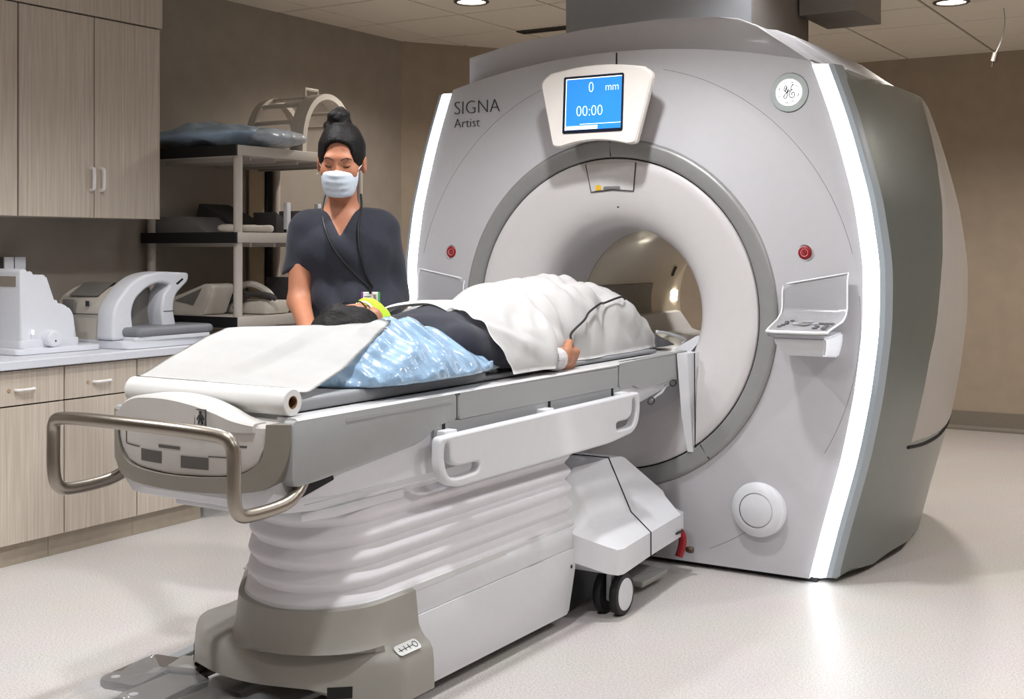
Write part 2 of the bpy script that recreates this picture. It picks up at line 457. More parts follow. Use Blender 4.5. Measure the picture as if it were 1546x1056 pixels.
# small lamps and a vent at the far end of the bore
def on_bore(ang, y, r=.348): a = math.radians(ang); return Vector((r*math.cos(a), y, ZC+r*math.sin(a)))
bm = NB(); loft(bm, [[on_bore(172+q, y, .347) for q in (0, 3, 6, 9)] for y in (1.36, 1.43)], False, False); obj('bore_lamp', bm, mat('bore lamp glow', (255, 250, 235), .4, emit=14), scanner)
bm = NB(); loft(bm, [[on_bore(150+q, y, .346) for q in (0, 3, 6, 9)] for y in (1.3, 1.33)], False, False); obj('bore_vent', bm, m_dark, scanner)
# light strips and frosted edge trims
SW = .029
for s in (-1, 1):
    zt = 1.985; zsl = [ZB+.01+(zt-ZB-.01)*i/60 for i in range(61)]
    bm = NB(); loft(bm, [[(s*(xs(z)-SW), .05, z), (s*(xs(z)-.012), .042, z), (s*(xs(z)+.014), .046, z), (s*(xs(z)+SW), .062, z), (s*(xs(z)), .085, z)] for z in zsl], True, True)
    obj('light_strip', bm, m_strip, scanner)
    bm = NB(); loft(bm, [[(s*(xs(z)+SW+.001), .058, z), (s*(xs(z)+SW+.02), .066, z), (s*(xs(z)+.066), .105, z), (s*(xs(z)+.066), .13, z), (s*(xs(z)+.02), .13, z)] for z in zsl], True, True)
    obj('edge_trim', bm, m_edge, scanner)
# side body
YG = [.105, .2, .35, .5, .65, .8, 1.0, 1.15, 1.3, 1.5, 1.62, 1.72]
GG = [0, .022, .047, .066, .078, .082, .068, .046, .012, -.045, -.09, -.14]
def gofs(y): return interp(y, YG, GG)
rings = []
A = angles(.066+.05)
yl = [.105, .15, .2, .3, .4, .5, .6, .7, .8, .9, 1.0, 1.1, 1.2, 1.3, 1.4, 1.5, 1.56, 1.62, 1.67, 1.71, 1.73]
for y in yl:
    off = .066+gofs(y); sh = 1-.0*y
    rings.append([pol(rout(a, off), a, y) for a in A])
rings.insert(0, [pol(.72, a, .1) for a in A])
rings.append([pol(.62, a, 1.745) for a in A]); rings.append([pol(.5, a, 1.7) for a in A])
obj('side_body', lofted(rings, False), m_side, scanner, 30)
# lighter rear side panels standing a little proud
for s in (-1, 1):
    NZ = 40; NY = 26; g = []
    for i in range(NZ+1):
        z = .5+1.45*i/NZ; y0 = interp(z, [.5, .85, 1.2, 1.6, 1.96], [.43, .46, .55, .76, .98]); row = []
        y1 = 1.7
        for j in range(NY+1):
            y = y0+(y1-y0)*j/NY; row.append((s*(xs(z)+.066+gofs(y)+(.005 if 0 < j < NY and 0 < i < NZ else -.003)), y, z))
        g.append(row)
    bm = NB(); loft(bm, g, False, False); obj('rear_side_panel', bm, m_rear, scanner, 30)
    # dark finger slot under the panel
    pts = [(s*(xs(z)+.066+gofs(y)-.001), y, z) for y, z in ((.42, .497), (.6, .488), (.8, .494), (1.0, .51), (1.15, .54))]
    obj('panel_slot', tb(smooth_path(pts, 4), .008, 6), m_dark, scanner)
obj('plinth', pr([(-.8, .25), (.8, .25), (.9, .8), (.78, 1.6), (-.78, 1.6), (-.9, .8)], 'z', 0, .06), m_dark, scanner)
obj('kick_strip', bx((-.84, .09, .004), (.84, .2, .03)), m_gr, scanner)
# crown covers on top
def crown(y0, y1, dx, dz, name):
    p = [(-.80+dx, 1.95), (-.80+dx, 2.16+dz), (-.55+dx, 2.205+dz), (-.2+dx, 2.235+dz), (.15+dx, 2.245+dz), (.40+dx, 2.232+dz), (.50+dx, 2.215+dz), (.58+dx, 2.18+dz), (.7+dx, 2.09+dz), (.80+dx, 2.02), (.80+dx, 1.95)]
    obj(name, pr(p, 'y', y0, y1, .006), m_cover, scanner, 30)
crown(.14, .47, 0, -.005, 'crown_cover'); crown(.475, 1.45, .04, -.005, 'crown_cover')
# display pod
pod_e = []
def pod_loop(sc, y, tilt=0):
    top = [(-.255+.51*i/12, 2.0+.028*math.sin(PI*i/12)) for i in range(13)]
    bot = [(.19-.38*i/12, 1.69+.03*math.sin(PI*i/12)) for i in range(13)]
    P = roundpoly([(-.26, 1.975)]+top[1:-1]+[(.26, 1.975), (.192, 1.7)]+bot[1:-1]+[(-.192, 1.7)], [.05]+[0]*11+[.05, .03]+[0]*11+[.03], 4)
    cx, cz = 0, 1.85
    return [(cx+(p[0]-cx)*sc, y+tilt*(p[1]-1.85), cz+(p[1]-cz)*sc) for p in P]
pod = obj('display_pod', lofted([pod_loop(.66, .04, 0), pod_loop(.76, -.03, .02), pod_loop(.93, -.105, .05), pod_loop(1.0, -.125, .06), pod_loop(.992, -.142, .06), pod_loop(.96, -.15, .06)], True), m_pod, scanner, 35)
YS = lambda z: -.152+.06*(z-1.85)
def scr(pts, m, name, par, d=.002):
    bm = NB(); f = [bm.verts.new((x, YS(z)-d, z)) for x, z in pts]; b2 = [bm.verts.new((x, YS(z)+.003, z)) for x, z in pts]
    bm.faces.new(f); n = len(f)
    for i in range(n): bm.faces.new((f[i], b2[i], b2[(i+1) % n], f[(i+1) % n]))
    return obj(name, bm, m, par)
bez = scr(rrect(-.142, 1.752, .132, 1.985, .008), mat('screen bezel', (16, 22, 40), .25), 'screen_bezel', pod, .001)
m_scr = mat('screen blue glow', (30, 110, 215), .3, emit=1.0, ecol=(42, 128, 232)); m_scrw = mat('screen white glow', (240, 248, 255), .3, emit=1.1, ecol=(238, 246, 255))
def scr2(pts, m, name, d): return scr(pts, m, name, bez, d)
scr2([(-.128, 1.765), (.124, 1.765), (.124, 1.975), (-.128, 1.975)], m_scr, 'screen', .002)
for a, b, c, d in ((-.128, 1.972, .124, 1.9755), (-.13, 1.765, -.1265, 1.975), (-.06, 1.786, .124, 1.7885), (-.128, 1.766, .02, 1.781)):
    scr2([(a, b), (c, b), (c, d), (a, d)], m_scrw, 'screen_line', .0028)
def face_text(s, size, x, z, m, par, y, ext=.0004, offset=0, align='LEFT', name='lettering', sx=1):
    me = text_mesh(s, size, ext, offset, align); me.transform(Matrix.Translation((x, y, z)) @ Matrix.Rotation(PI/2, 4, 'X') @ Matrix.Scale(sx, 4, (1, 0, 0)))
    me.materials.clear(); return obj(name, me, m, par, 0)
face_text('0', .062, -.026, 1.915, m_scrw, bez, YS(1.93)-.0032, sx=.85, offset=-.0013); face_text('mm', .046, .05, 1.918, m_scrw, bez, YS(1.93)-.0032, sx=.9, offset=-.0008)
face_text('00:00', .062, -.08, 1.82, m_scrw, bez, YS(1.84)-.0032, sx=.9, offset=-.0013)
# lettering on the left shoulder
face_text('SIGNA', .086, -.822, 1.888, m_letter, scanner, .049, .003, -.0022, sx=1.0)
face_text('Artist', .06, -.82, 1.828, m_letter, scanner, .049, .003, -.0014, sx=1.0)
# glowing round badge with the script monogram
BX, BZ = .745, 1.885
badge = obj('round_badge', lt([(.001, .045), (.074, .045), (.0745, .056)], 'y', (BX, 0, BZ), 48, True), mat('badge surround', (176, 184, 182), .4), scanner)
obj('badge_groove', lt([(.074, .05), (.0762, .05), (.0762, .054)], 'y', (BX, 0, BZ), 48, False), m_dark, badge)
obj('badge_disc', lt([(.0005, .0405), (.05, .0405), (.052, .042), (.052, .05)], 'y', (BX, 0, BZ), 48, True), m_glow, badge)
m_logo = mat('badge lettering', (40, 42, 46), .5)
def ink(pts, r=.0016, name='monogram'): return obj(name, tb(smooth_path([(BX+x*.05, .0395, BZ+z*.05) for x, z in pts], 5), r, 5), m_logo, badge)
ink([(-.12, .42), (-.2, .52), (-.3, .45), (-.36, .22), (-.3, .1), (-.2, .2), (-.12, .42), (-.2, .3), (-.24, .08), (-.14, .0), (-.04, .18), (-.02, .26), (-.12, .06), (-.1, -.1), (-.16, -.38), (-.32, -.44), (-.38, -.3), (-.24, -.1), (-.02, .06), (.1, .2)])
ink([(.34, .5), (.36, .6), (.3, .56), (.18, .36), (.2, .22), (.32, .2), (.2, .16), (.08, -.02), (.06, -.26), (.2, -.42), (.4, -.38), (.48, -.18), (.4, -.02), (.26, -.06), (.24, -.18), (.32, -.2)])
for k, a0 in enumerate((25, 60, 100, 150, 190, 250, 285, 335)):
    ink([(.8*math.cos(math.radians(a0+q)), .8*math.sin(math.radians(a0+q))) for q in (0, 6, 12, 18)], .0014 if k % 2 else .001, 'flourish')
# emergency buttons
for bxx in (.815, -.815):
    y = yface(math.hypot(bxx, 1.27-ZC)); c = (bxx, y, 1.268)
    eb = obj('emergency_button', lt([(.0005, -.007), (.02, -.007), (.025, -.004), (.026, .004)], 'y', c, 28, True), m_red, scanner)
    obj('button_collar', lt([(.026, .002), (.031, -.003), (.032, .004)], 'y', c, 28, False), mat('collar pale', (190, 180, 180), .4), eb)
    obj('button_symbol', lt([(.013, -.0075), (.0148, -.0082), (.0148, -.0072)], 'y', c, 24, False), mat('button mark', (222, 160, 160), .5), eb)
    bm = NB(); tube(bm, [(c[0]+.009*math.cos(a), c[1]-.008, c[2]+.009*math.sin(a)-.001) for a in (PI/2+PI, PI/2+PI+2.09, PI/2+PI+4.19)], .0009, 5, True); obj('button_symbol', bm, m_red if 0 else mat('button mark', (222, 160, 160), .5), eb)
# alignment light window above the bore
P = [(-.116, 1.636), (.116, 1.636), (.098, 1.52), (.0, 1.528), (-.098, 1.52)]
fyw = lambda x, z: interp(math.hypot(x, z-ZC), [q[0] for q in fun[::-1]], [q[1] for q in fun[::-1]])
win = obj('alignment_window', lofted([[(x, fyw(x, z)-.004, z) for x, z in P], [(x*.97, .03, 1.59+(z-1.59)*.97) for x, z in P]][::-1], True), mat('window plastic', (204, 201, 200), .35), scanner, 30)
obj('window_groove', tb([(x, fyw(x, z)-.003, z) for x, z in [P[0], P[4], P[3], P[2], P[1]]], .0026, 5), m_gr, win)
obj('window_lens', pr([(-.04, 1.531), (.04, 1.531), (.035, 1.541), (-.035, 1.541)], 'y', .004, .02), mat('lens grey', (120, 120, 120), .2), win)
obj('laser_sticker', pr([(-.075, 1.526), (-.048, 1.527), (-.052, 1.55), (-.073, 1.55)], 'y', .0045, .02), mat('laser sticker yellow', (222, 178, 40), .5), win)
obj('pinhole', lt([(.0005, -.001), (.0035, -.001), (.0035, .004)], 'y', (.025, .012, 1.455), 12), m_dark, scanner)
# round access cap low on the front
KX, KZ = .625, .268
yk = .05-.05*(RC-.95)/.31
kn = obj('access_cap', lt([(.068, -.032), (.1, -.026), (.106, -.016), (.112, .04)], 'y', (KX, yk, KZ), 48, False), m_white, scanner, 50)
obj('cap_disc', lt([(.0005, -.034), (.06, -.032), (.067, -.028), (.068, -.02)], 'y', (KX, yk, KZ), 48, True), m_white, kn, 50)
obj('cap_gap', lt([(.0665, -.0265), (.0705, -.028)], 'y', (KX, yk, KZ), 48, False), m_dark, kn)
# control panels: back plate flowing into a shelf of buttons
m_btn = mat('button grey', (128, 128, 128), .4); m_btn2 = mat('button dark grey', (96, 97, 98), .4)
for s in (-1, 1):
    xa, xb = .735, .985
    prof = [(.0, 1.19, 0), (-.012, 1.15, 0), (-.014, 1.06, .0), (-.03, 1.035, .005), (-.07, 1.015, .01), (-.2, .985, -.0), (-.212, .978, 0), (-.214, .966, .004), (-.2, .958, .012)]
    e = empty('control_panel', '', 'x'); del e['label'], e['category']; e.parent = scanner
    def wide(y):  # half width over depth: rounded outer corners
        return 0
    rows = []
    for i, (y, z, ins) in enumerate(prof):
        row = []
        for k in range(9):
            t = k/8; x = xa+(xb-xa)*t; zz = z
            if i == 0: zz = 1.147+.045*t
            if i == 1: zz = 1.12+.045*t
            if 4 < i: x = (xa+.0)+(xb-xa-.02)*t
            yy = y + .028*(max(0, (t-.8)/.2)**2+max(0, (.15-t)/.15)**2)*(1 if i >= 5 else 0)
            row.append((s*(x), yy+.015, zz))
        rows.append(row)
    bm = NB(); loft(bm, rows, False, False)
    bmesh.ops.solidify(bm, geom=list(bm.faces), thickness=.006)
    obj('panel_plate', bm, mat('glossy panel grey white', (204, 203, 206), .16, coat=.5, var=.01), e, 50)
    n9 = len(rows[0])-1
    edge = [r[0] for r in rows[6::-1]]+rows[0][1:-1]+[r[n9] for r in rows[:7]]
    obj('panel_border', tb([(p[0], p[1]-.004, p[2]) for p in edge], .0035, 6), mat('bright white trim', (240, 240, 242), .3), e)
    obj('panel_front_edge', tb([(p[0], p[1]-.002, p[2]) for p in rows[6]], .006, 8), mat('bright white trim', (240, 240, 242), .3), e)
    bm = NB(); x0, x1 = xa+.02, xb-.03
    loft(bm, [[(s*x0, .05, .97), (s*x1, .05, .97), (s*x1, -.165, .957), (s*x0, -.165, .957)], [(s*(x0+.01), .05, .93), (s*(x1-.0), .05, .93), (s*(x1-.002), -.155, .925), (s*(x0+.008), -.155, .925)], [(s*(x0+.025), .05, .872), (s*(x1-.015), .05, .872), (s*(x1-.02), -.12, .888), (s*(x0+.03), -.12, .888)]])
    bmesh.ops.bevel(bm, geom=list(bm.edges), offset=.006, segments=2, affect='EDGES')
    obj('panel_housing', bm, m_white, e, 40)
    def pz(y): return interp(-y, [.055, .185], [1.0165, .9865])+.001
    def btn(x, y, a, b, m):
        n = 14; M_ = Matrix.Translation((s*x, y, pz(y))) @ Matrix.Rotation(.225, 4, 'X')
        bm = NB(); vs = lathe(bm, [(1, 0), (1, .6), (.8, 1), (.001, 1)], 'z', (0, 0, 0), n); bmesh.ops.transform(bm, matrix=M_ @ Matrix.Diagonal((a*1.25, b*1.3, .003, 1)), verts=vs); obj('panel_button', bm, m, e)
    for x, y in ((.775, -.15), (.783, -.128), (.79, -.11), (.785, -.09), (.8, -.075)): btn(x, y, .007, .005, m_btn2)
    btn(.858, -.115, .019, .016, m_btn); btn(.865, -.082, .018, .006, m_grey); btn(.825, -.112, .011, .011, m_grey); btn(.895, -.105, .009, .009, m_grey)
    for x, y in ((.912, -.158), (.914, -.135), (.918, -.098), (.938, -.098), (.958, -.098), (.948, -.122), (.945, -.142), (.945, -.16)): btn(x, y, .0085, .006, m_btn2)
    if s == 1:
        pass
# table dock: bridge and side posts below the bore
for s in (-1, 1):
    bm = NB(); loft(bm, [[(s*.322, -.06, .868), (s*.36, -.045, .868), (s*.37, .06, .868), (s*.322, .06, .868)], [(s*.332, -.035, .62), (s*.364, -.02, .62), (s*.37, .05, .62), (s*.332, .05, .62)], [(s*.348, -.014, .475), (s*.37, -.01, .475), (s*.372, .04, .475), (s*.348, .04, .475)]][::1])
    obj('dock_post', bm, m_white, scanner, 30)
    obj('dock_post_gap', tb([(s*.372, -.0, .868), (s*.374, -.0, .62), (s*.376, -.002, .475)], .0025, 5), m_dark, scanner)
obj('bore_bridge', pr([(-.335, .78), (.335, .78), (.335, .855), (.25, .852), (-.25, .852), (-.335, .855)], 'y', .06, 1.5, .004), m_white, scanner)
for s in (-1, 1):   # coil ports beside the bridge
    bm = NB(); loft(bm, [[(s*.2, y, .853), (s*.295, y, .853), (s*(.345-.0*y), y, .91), (s*.338, y, .93), (s*.325, y, .925)] for y in (.12, .3)]); obj('bridge_wing', bm, m_white, scanner, 20)
    for ya, yb_ in ((.34, .78), (.80, 1.40)):
        bm = NB(); loft(bm, [[(s*.2, y, .853), (s*.295, y, .853), (s*.342, y, .945), (s*.34, y, .962), (s*.315, y, .955), (s*.25, y, .87)] for y in (ya, yb_)]); obj('bridge_wing', bm, m_white, scanner, 20)

obj('dock_face', bx((-.315, .03, .4), (.315, .05, .8)), m_cover, scanner)
# ================================================================ patient table
table = wempty('patient_table', 'white and grey wheeled patient table docked at the scanner bore', 'patient table', (0, -1.2, 0))
m_deck = mat('table deck light grey', (206, 206, 207), .35, var=.01, coat=.2)
m_rail = mat('table rail grey', (158, 160, 161), .4, var=.015)
m_bell = mat('bellows fabric', (226, 224, 229), .5, var=.012)
m_pad = mat('grey vinyl pad', (142, 144, 148), .5, var=.02, bump=.1)
# deck and rails
obj('deck', bx((-.3, -2.28, .80), (.3, .1, .862), .006), m_deck, table)
for s in (-1, 1):
    xo = .318*s; xi = .285*s
    seg1 = roundpoly([(-2.3, .862), (-1.597, .862), (-1.597, .785), (-1.69, .78), (-1.76, .748), (-2.2, .705), (-2.3, .70)], [.01, .006, .006, .03, .03, .02, .02])
    obj('side_rail', pr(seg1, 'x', xi, xo, .006), m_rail, table)
    obj('side_rail', pr(roundpoly([(-1.585, .862), (-.563, .862), (-.563, .782), (-1.585, .785)], .006), 'x', xi, xo, .008), m_rail, table)
    obj('side_rail', pr(roundpoly([(-.552, .866), (.055, .872), (.055, .768), (-.38, .758), (-.43, .775), (-.552, .78)], .006), 'x', xi, xo, .008), m_rail, table)
    for yy in (-1.591, -.557): obj('rail_joint', bx((xi if s > 0 else -.312, yy-.008, .783), (.312 if s > 0 else xi, yy+.008, .858)), mat('joint brown grey', (112, 106, 98), .6), table)
    obj('deck_edge', pr([(.318*s, .862), (.308*s, .8675), (.25*s, .8675), (.25*s, .86), (.31*s, .858)], 'y', -2.28, .1), m_deck, table, 0)
    obj('edge_slot', bx((.292*s-.003, -.5, .8672), (.292*s+.003, .03, .869)), m_dark, table)
    obj('rail_inlay', pr(rrect(-2.1, .838, -1.62, .848, .004), 'x', .3165*s, .3195*s), m_rail, table)
    obj('latch_disc', lt([(.001, .869), (.018, .869), (.02, .8675)], c=(.275*s, -1.86, 0), n=16), m_grey, table)
obj('end_bolt', lt([(.001, .012), (.01, .012), (.011, 0)], 'x', (.318, .02, .775), 12), m_black, table)
# tray hull below the deck
rings = []
for y, zt, zb, wt, wb in ((-2.33, .70, .66, .2, .18), (-2.315, .72, .64, .27, .23), (-2.26, .78, .622, .3, .262), (-2.1, .79, .605, .303, .265), (-1.4, .79, .6, .303, .265), (-.8, .79, .605, .303, .262), (-.5, .79, .63, .303, .27), (-.35, .79, .688, .3, .28), (0, .79, .742, .3, .285), (.04, .79, .755, .3, .285)):
    rings.append([(wt, y, zt), (wt, y, zb+.045), (wb, y, zb+.004), (wb-.03, y, zb), (-wb+.03, y, zb), (-wb, y, zb+.004), (-wt, y, zb+.045), (-wt, y, zt)])
obj('tray_hull', lofted(rings), m_white, table, 28)
obj('hull_step', pr([(-.2, -2.19), (.25, -2.19), (.28, -2.1), (.28, -1.8), (-.24, -1.8)], 'z', .588, .615, .006), m_white, table)
seam([(.3035, -2.24, .648), (.306, -1.9, .646)], .0012, m_grey, 'hull_crease', table)
obj('hull_recess', pr(roundpoly([(-2.26, .668), (-2.13, .695), (-2.145, .725), (-2.26, .70)], .006), 'x', .296, .3065), m_dark, table)
# foot end: U bumper, inner panel, arched cover, slots
def yb(x): return -2.395+.095*(abs(x)/.32)**2.2
UO = smooth_path([(-.314, .855, 0), (-.314, .80, 0), (-.30, .745, 0), (-.272, .705, 0), (-.2, .685, 0), (0, .68, 0), (.2, .685, 0), (.272, .705, 0), (.30, .745, 0), (.314, .80, 0), (.314, .855, 0)], 4)
UI = smooth_path([(-.275, .855, 0), (-.268, .80, 0), (-.24, .755, 0), (-.2, .732, 0), (-.14, .722, 0), (0, .717, 0), (.14, .722, 0), (.2, .732, 0), (.245, .76, 0), (.258, .80, 0), (.262, .855, 0)], 4)
rings = []
for o_, i_ in zip(UO, UI):
    yo = yb(o_.x); yi = yb(i_.x)
    rings.append([(o_.x, yo+.09, o_.y), (o_.x, yo+.008, o_.y), (o_.x*.99+i_.x*.01, yo, o_.y*.97+i_.y*.03), (i_.x, yi, i_.y), (i_.x, yi+.09, i_.y)])
obj('end_bumper', lofted(rings), mat('bumper taupe', (132, 127, 118), .45, var=.02), table, 35)
xl = [-.275+.55*i/24 for i in range(25)]
def ui_z(x): return interp(x, [p.x for p in UI], [p.y for p in UI])
UIx = [p.x for p in UI]; 
rings = []
for i in range(25):
    x = -.262+.522*i/24; zb = interp(x, [-.272, -.24, -.2, -.14, 0, .14, .2, .245, .258], [.79, .755, .732, .722, .717, .722, .732, .76, .80])+.001
    rings.append([(x, yb(x)+.09, zb), (x, yb(x)+.012, zb), (x, yb(x)+.006, zb+.008), (x, yb(x)+.006, .845), (x, yb(x)+.014, .853), (x, yb(x)+.09, .856)])
obj('end_panel', lofted(rings), mat('end panel white', (206, 202, 198), .45, var=.012), table, 40)
def slot(x0, x1, z0, z1, name='end_slot', d=.004, m=None):
    n = 6; rows = [[(x0+(x1-x0)*i/n, yb(x0+(x1-x0)*i/n)+.006-d, z) for z in (z0, z1)]+[(x0+(x1-x0)*i/n, yb(x0+(x1-x0)*i/n)+.03, z) for z in (z1, z0)] for i in range(n+1)]
    return obj(name, lofted(rows), m or m_dark, table, 0)
m_slot = mat('slot shadow grey', (84, 80, 76), .6)
slot(-.125, -.04, .742, .772, d=.0015, m=m_slot); slot(.03, .115, .738, .768, d=.0015, m=m_slot); slot(-.05, .026, .782, .79, d=.0015, m=m_slot)
slot(-.21, -.135, .774, .777, d=.0012, m=m_slot); slot(-.214, -.209, .777, .826, d=.0012, m=m_slot); slot(.175, .18, .80, .826, d=.0012, m=m_slot); slot(.176, .215, .797, .802, d=.0012, m=m_slot); slot(.115, .175, .77, .773, d=.0012, m=m_slot)
AR = smooth_path([(-.285, .852, 0), (-.255, .862, 0), (-.2, .89, 0), (-.13, .908, 0), (-.03, .913, 0), (.06, .905, 0), (.13, .888, 0), (.185, .868, 0), (.235, .857, 0)], 4)
rings = []
for p in AR: rings.append([(p.x, yb(p.x)-.002, .835), (p.x, yb(p.x)-.004, max(p.y-.006, .836)), (p.x, yb(p.x)+.004, p.y), (p.x, -2.305, p.y), (p.x, -2.305, .835)])
obj('end_arch_cover', lofted(rings), mat('arch cover grey', (196, 192, 188), .45, var=.012), table, 35)
# applied-part pictogram: standing figure in a square
px, pz = .1, .868; py = yb(px)-.0052
ic = obj('figure_pictogram', plate([rrect(px-.019, pz-.021, px+.019, pz+.021, .001), rrect(px-.0175, pz-.0195, px+.0175, pz+.0195, .001)], 'y', py-.0006, py+.003), m_letter, table, 0)
obj('figure_mark', plate([[(px+.0035*math.cos(a), pz+.0125+.0035*math.sin(a)) for a in [k*PI/6 for k in range(12)]], [(px-.004, pz+.008), (px+.004, pz+.008), (px+.012, pz-.004), (px+.010, pz-.006), (px+.004, pz+.002), (px+.004, pz-.003), (px+.008, pz-.016), (px+.005, pz-.016), (px, pz-.004), (px-.005, pz-.016), (px-.008, pz-.016), (px-.004, pz-.003), (px-.004, pz+.002), (px-.010, pz-.006), (px-.012, pz-.004)]], 'y', py-.0006, py+.003), m_letter, ic, 0)
# push handle
half = [(.298, -2.235, .715), (.305, -2.27, .684), (.312, -2.33, .664), (.314, -2.44, .660), (.315, -2.482, .672), (.316, -2.496, .712), (.316, -2.497, .80), (.310, -2.5, .834), (.285, -2.507, .851), (.2, -2.527, .860), (.1, -2.54, .864), (0, -2.545, .865)]
obj('push_handle', tb(smooth_path(half+[(-x, y, z) for x, y, z in half[:-1][::-1]], 5), .0165, 14), m_chrome, table)
# drop-down side rails with grip loops
G1 = smooth_path([(-1.722, .735, 0), (-1.728, .70, 0), (-1.715, .655, 0), (-1.68, .634, 0), (-1.58, .634, 0), (-1.555, .642, 0), (-1.553, .66, 0), (-1.58, .664, 0), (-1.66, .665, 0), (-1.69, .68, 0), (-1.697, .71, 0), (-1.705, .735, 0)], 3, True)
G2 = smooth_path([(-.525, .74, 0), (-.515, .71, 0), (-.53, .665, 0), (-.56, .644, 0), (-.66, .644, 0), (-.672, .652, 0), (-.672, .666, 0), (-.65, .672, 0), (-.59, .672, 0), (-.557, .688, 0), (-.548, .715, 0), (-.545, .74, 0)], 3, True)
outl = roundpoly([(-1.752, .757), (-.49, .762), (-.482, .70), (-.50, .645), (-.545, .618), (-.72, .604), (-1.665, .604), (-1.725, .625), (-1.755, .67)], [.02, .02, .03, .04, .04, .05, .06, .05, .05])
for s in (-1, 1):
    obj('drop_side_rail', plate([outl, [(p.x, p.y) for p in G1], [(p.x, p.y) for p in G2]], 'x', .338*s, .37*s, .008), m_white, table, 45)
    for yy in (-1.66, -1.1, -.56): obj('rail_hinge', bx((min(.3*s, .345*s), yy-.03, .735), (max(.3*s, .345*s), yy+.03, .765), .004), m_white, table)
    obj('rail_backing', pr(rrect(-1.70, .735, -.53, .783, .01), 'x', .30*s, .313*s), m_grey, table)
    for yy in (-1.655, -1.05, -.6): obj('rail_gap', bx((min(.31*s, .3155*s), yy-.006, .752), (max(.31*s, .3155*s), yy+.006, .785)), m_dark, table)
# cable hooks under the head end
for yy in (-.30, -.10):
    obj('cable_hook', tb([(.325+.0*a, yy+.028*math.cos(a), .705+.25*(yy+.3)+.012*math.sin(a)) for a in [k*PI/8 for k in range(16)]], .0028, 6, True), m_gr, table)
obj('hook_bracket', tb([(.31, -.27, .705), (.322, -.2, .728), (.31, -.13, .75)], .005, 6), m_grey, table)
# bellows
def outline(xh, y0, y1, rf, rb, n=10):
    out = []
    for cx, cy, r, a0 in ((xh-rb, y1-rb, rb, 0), (-xh+rb, y1-rb, rb, PI/2), (-xh+rf, y0+rf, rf, PI), (xh-rf, y0+rf, rf, 1.5*PI)):
        for i in range(n+1):
            a = a0+PI/2*i/n; out.append((cx+r*math.cos(a), cy+r*math.sin(a)))
    return out
BO = roundpoly([(.275, -.815), (-.27, -.815), (-.27, -1.80), (-.03, -2.085), (.15, -2.125), (.285, -2.0)], [.05, .05, .12, .10, .10, .12], 8)
def offs(P, e):
    n = len(P); out = []
    for i in range(n):
        p0, p1 = Vector(P[i-1]), Vector(P[(i+1) % n]); d = (p1-p0).normalized(); out.append((P[i][0]-d.y*e, P[i][1]+d.x*e))
    return out
sg = 1 if (Vector(offs(BO, .01)[0])-Vector((0, -1.45))).length > (Vector(BO[0])-Vector((0, -1.45))).length else -1
rings = []
NP = 5; z0, z1 = .345, .63
for k in range(NP*8+1):
    t = k/(NP*8); d = .021*abs(math.cos(PI*t*NP))**1.6
    z = z0+(z1-z0)*t; e = -.008+d-.012*t
    rings.append([(x, y, z) for x, y in offs(BO, sg*e)])
obj('bellows', lofted(rings), m_bell, table, 60)
obj('bellows_rim', lofted([[(x, y, z) for x, y in offs(BO, sg*e)] for z, e in ((.325, .018), (.342, .018), (.346, .012))]), m_deck, table, 40)
# foot housing in stone grey with stepped shoulders
def resample(P, n=41):
    L = [0]
    for p, q in zip(P[:-1], P[1:]): L.append(L[-1]+(Vector(q)-Vector(p)).length)
    return [(interp(L[-1]*i/(n-1), L, [p[0] for p in P]), interp(L[-1]*i/(n-1), L, [p[1] for p in P])) for i in range(n)]
def foot(e, z):
    B = roundpoly([(-.29, -1.79), (-.29, -1.81), (-.05, -2.10), (.15, -2.14), (.30, -2.01), (.302, -1.79)], [0, .1, .12, .12, .12, 0], 8)
    B = [(x+e*(x/.3), y-e*max(0, min(1, (-1.8-y)*4))) for x, y in B]
    return [(x, y, z) for x, y in resample(B)]
def foot2(xh, yf, z, drop=0):
    B = [(-xh, -1.79)]+[(xh*t, yf+(-1.944-yf)*abs(t)**2.2) for t in [-1+2*i/30 for i in range(31)]]+[(xh, -1.79)]
    return [(x, y, z+(drop*max(0, 1-(abs(x)/(xh*.8))**6) if drop else 0)) for x, y in resample(B)]
rings = [foot(.0, .338), foot(.012, .334), foot(.016, .30), foot(.022, .245), foot(.03, .228), foot2(.345, -2.135, .212), foot2(.362, -2.142, .2), foot2(.372, -2.15, .182), foot2(.376, -2.155, .15), foot2(.378, -2.158, .075, .06)]
obj('foot_housing', lofted(rings), m_warmgrey, table, 35)
for x0, x1 in ((-.335, -.285), (.24, .29)):
    fy_ = lambda x: -2.157+.213*(abs(x)/.3775)**2.2
    obj('foot_window', lofted([[(x, fy_(x)-.0015, z) for z in (.105, .135)]+[(x, fy_(x)+.03, z) for z in (.135, .105)] for x in (x0, (x0+x1)/2, x1)]), m_dark, table, 0)
# plaque with pedal drawing
MP0 = Matrix.Translation((.356, -1.885, .2075)) @ Matrix.Rotation(.62, 4, (0, 1, 0)) @ Matrix.Rotation(PI/2, 4, 'Z')
pl = obj('pedal_plaque', pr(rrect(-.05, -.017, .05, .017, .012), 'z', 0, .0015, 0, 2, MP0), mat('plaque white', (214, 216, 214), .4), table)
MP = MP0 @ Matrix.Translation((0, 0, .0018))
def pm(pts, c=False): bm = NB(); tube(bm, [MP @ Vector((x, y, 0)) for x, y in pts], .0012, 5, c); return obj('plaque_mark', bm, m_letter, pl)
pm([(.032+.009*math.cos(a), .009*math.sin(a)) for a in [k*PI/6 for k in range(12)]], True); pm([(.023, 0), (-.04, -.002)]); pm([(.006, -.008), (.006, .008)]); pm([(-.012, -.008), (-.012, .008)]); pm([(-.03, -.007), (-.034, .007)])
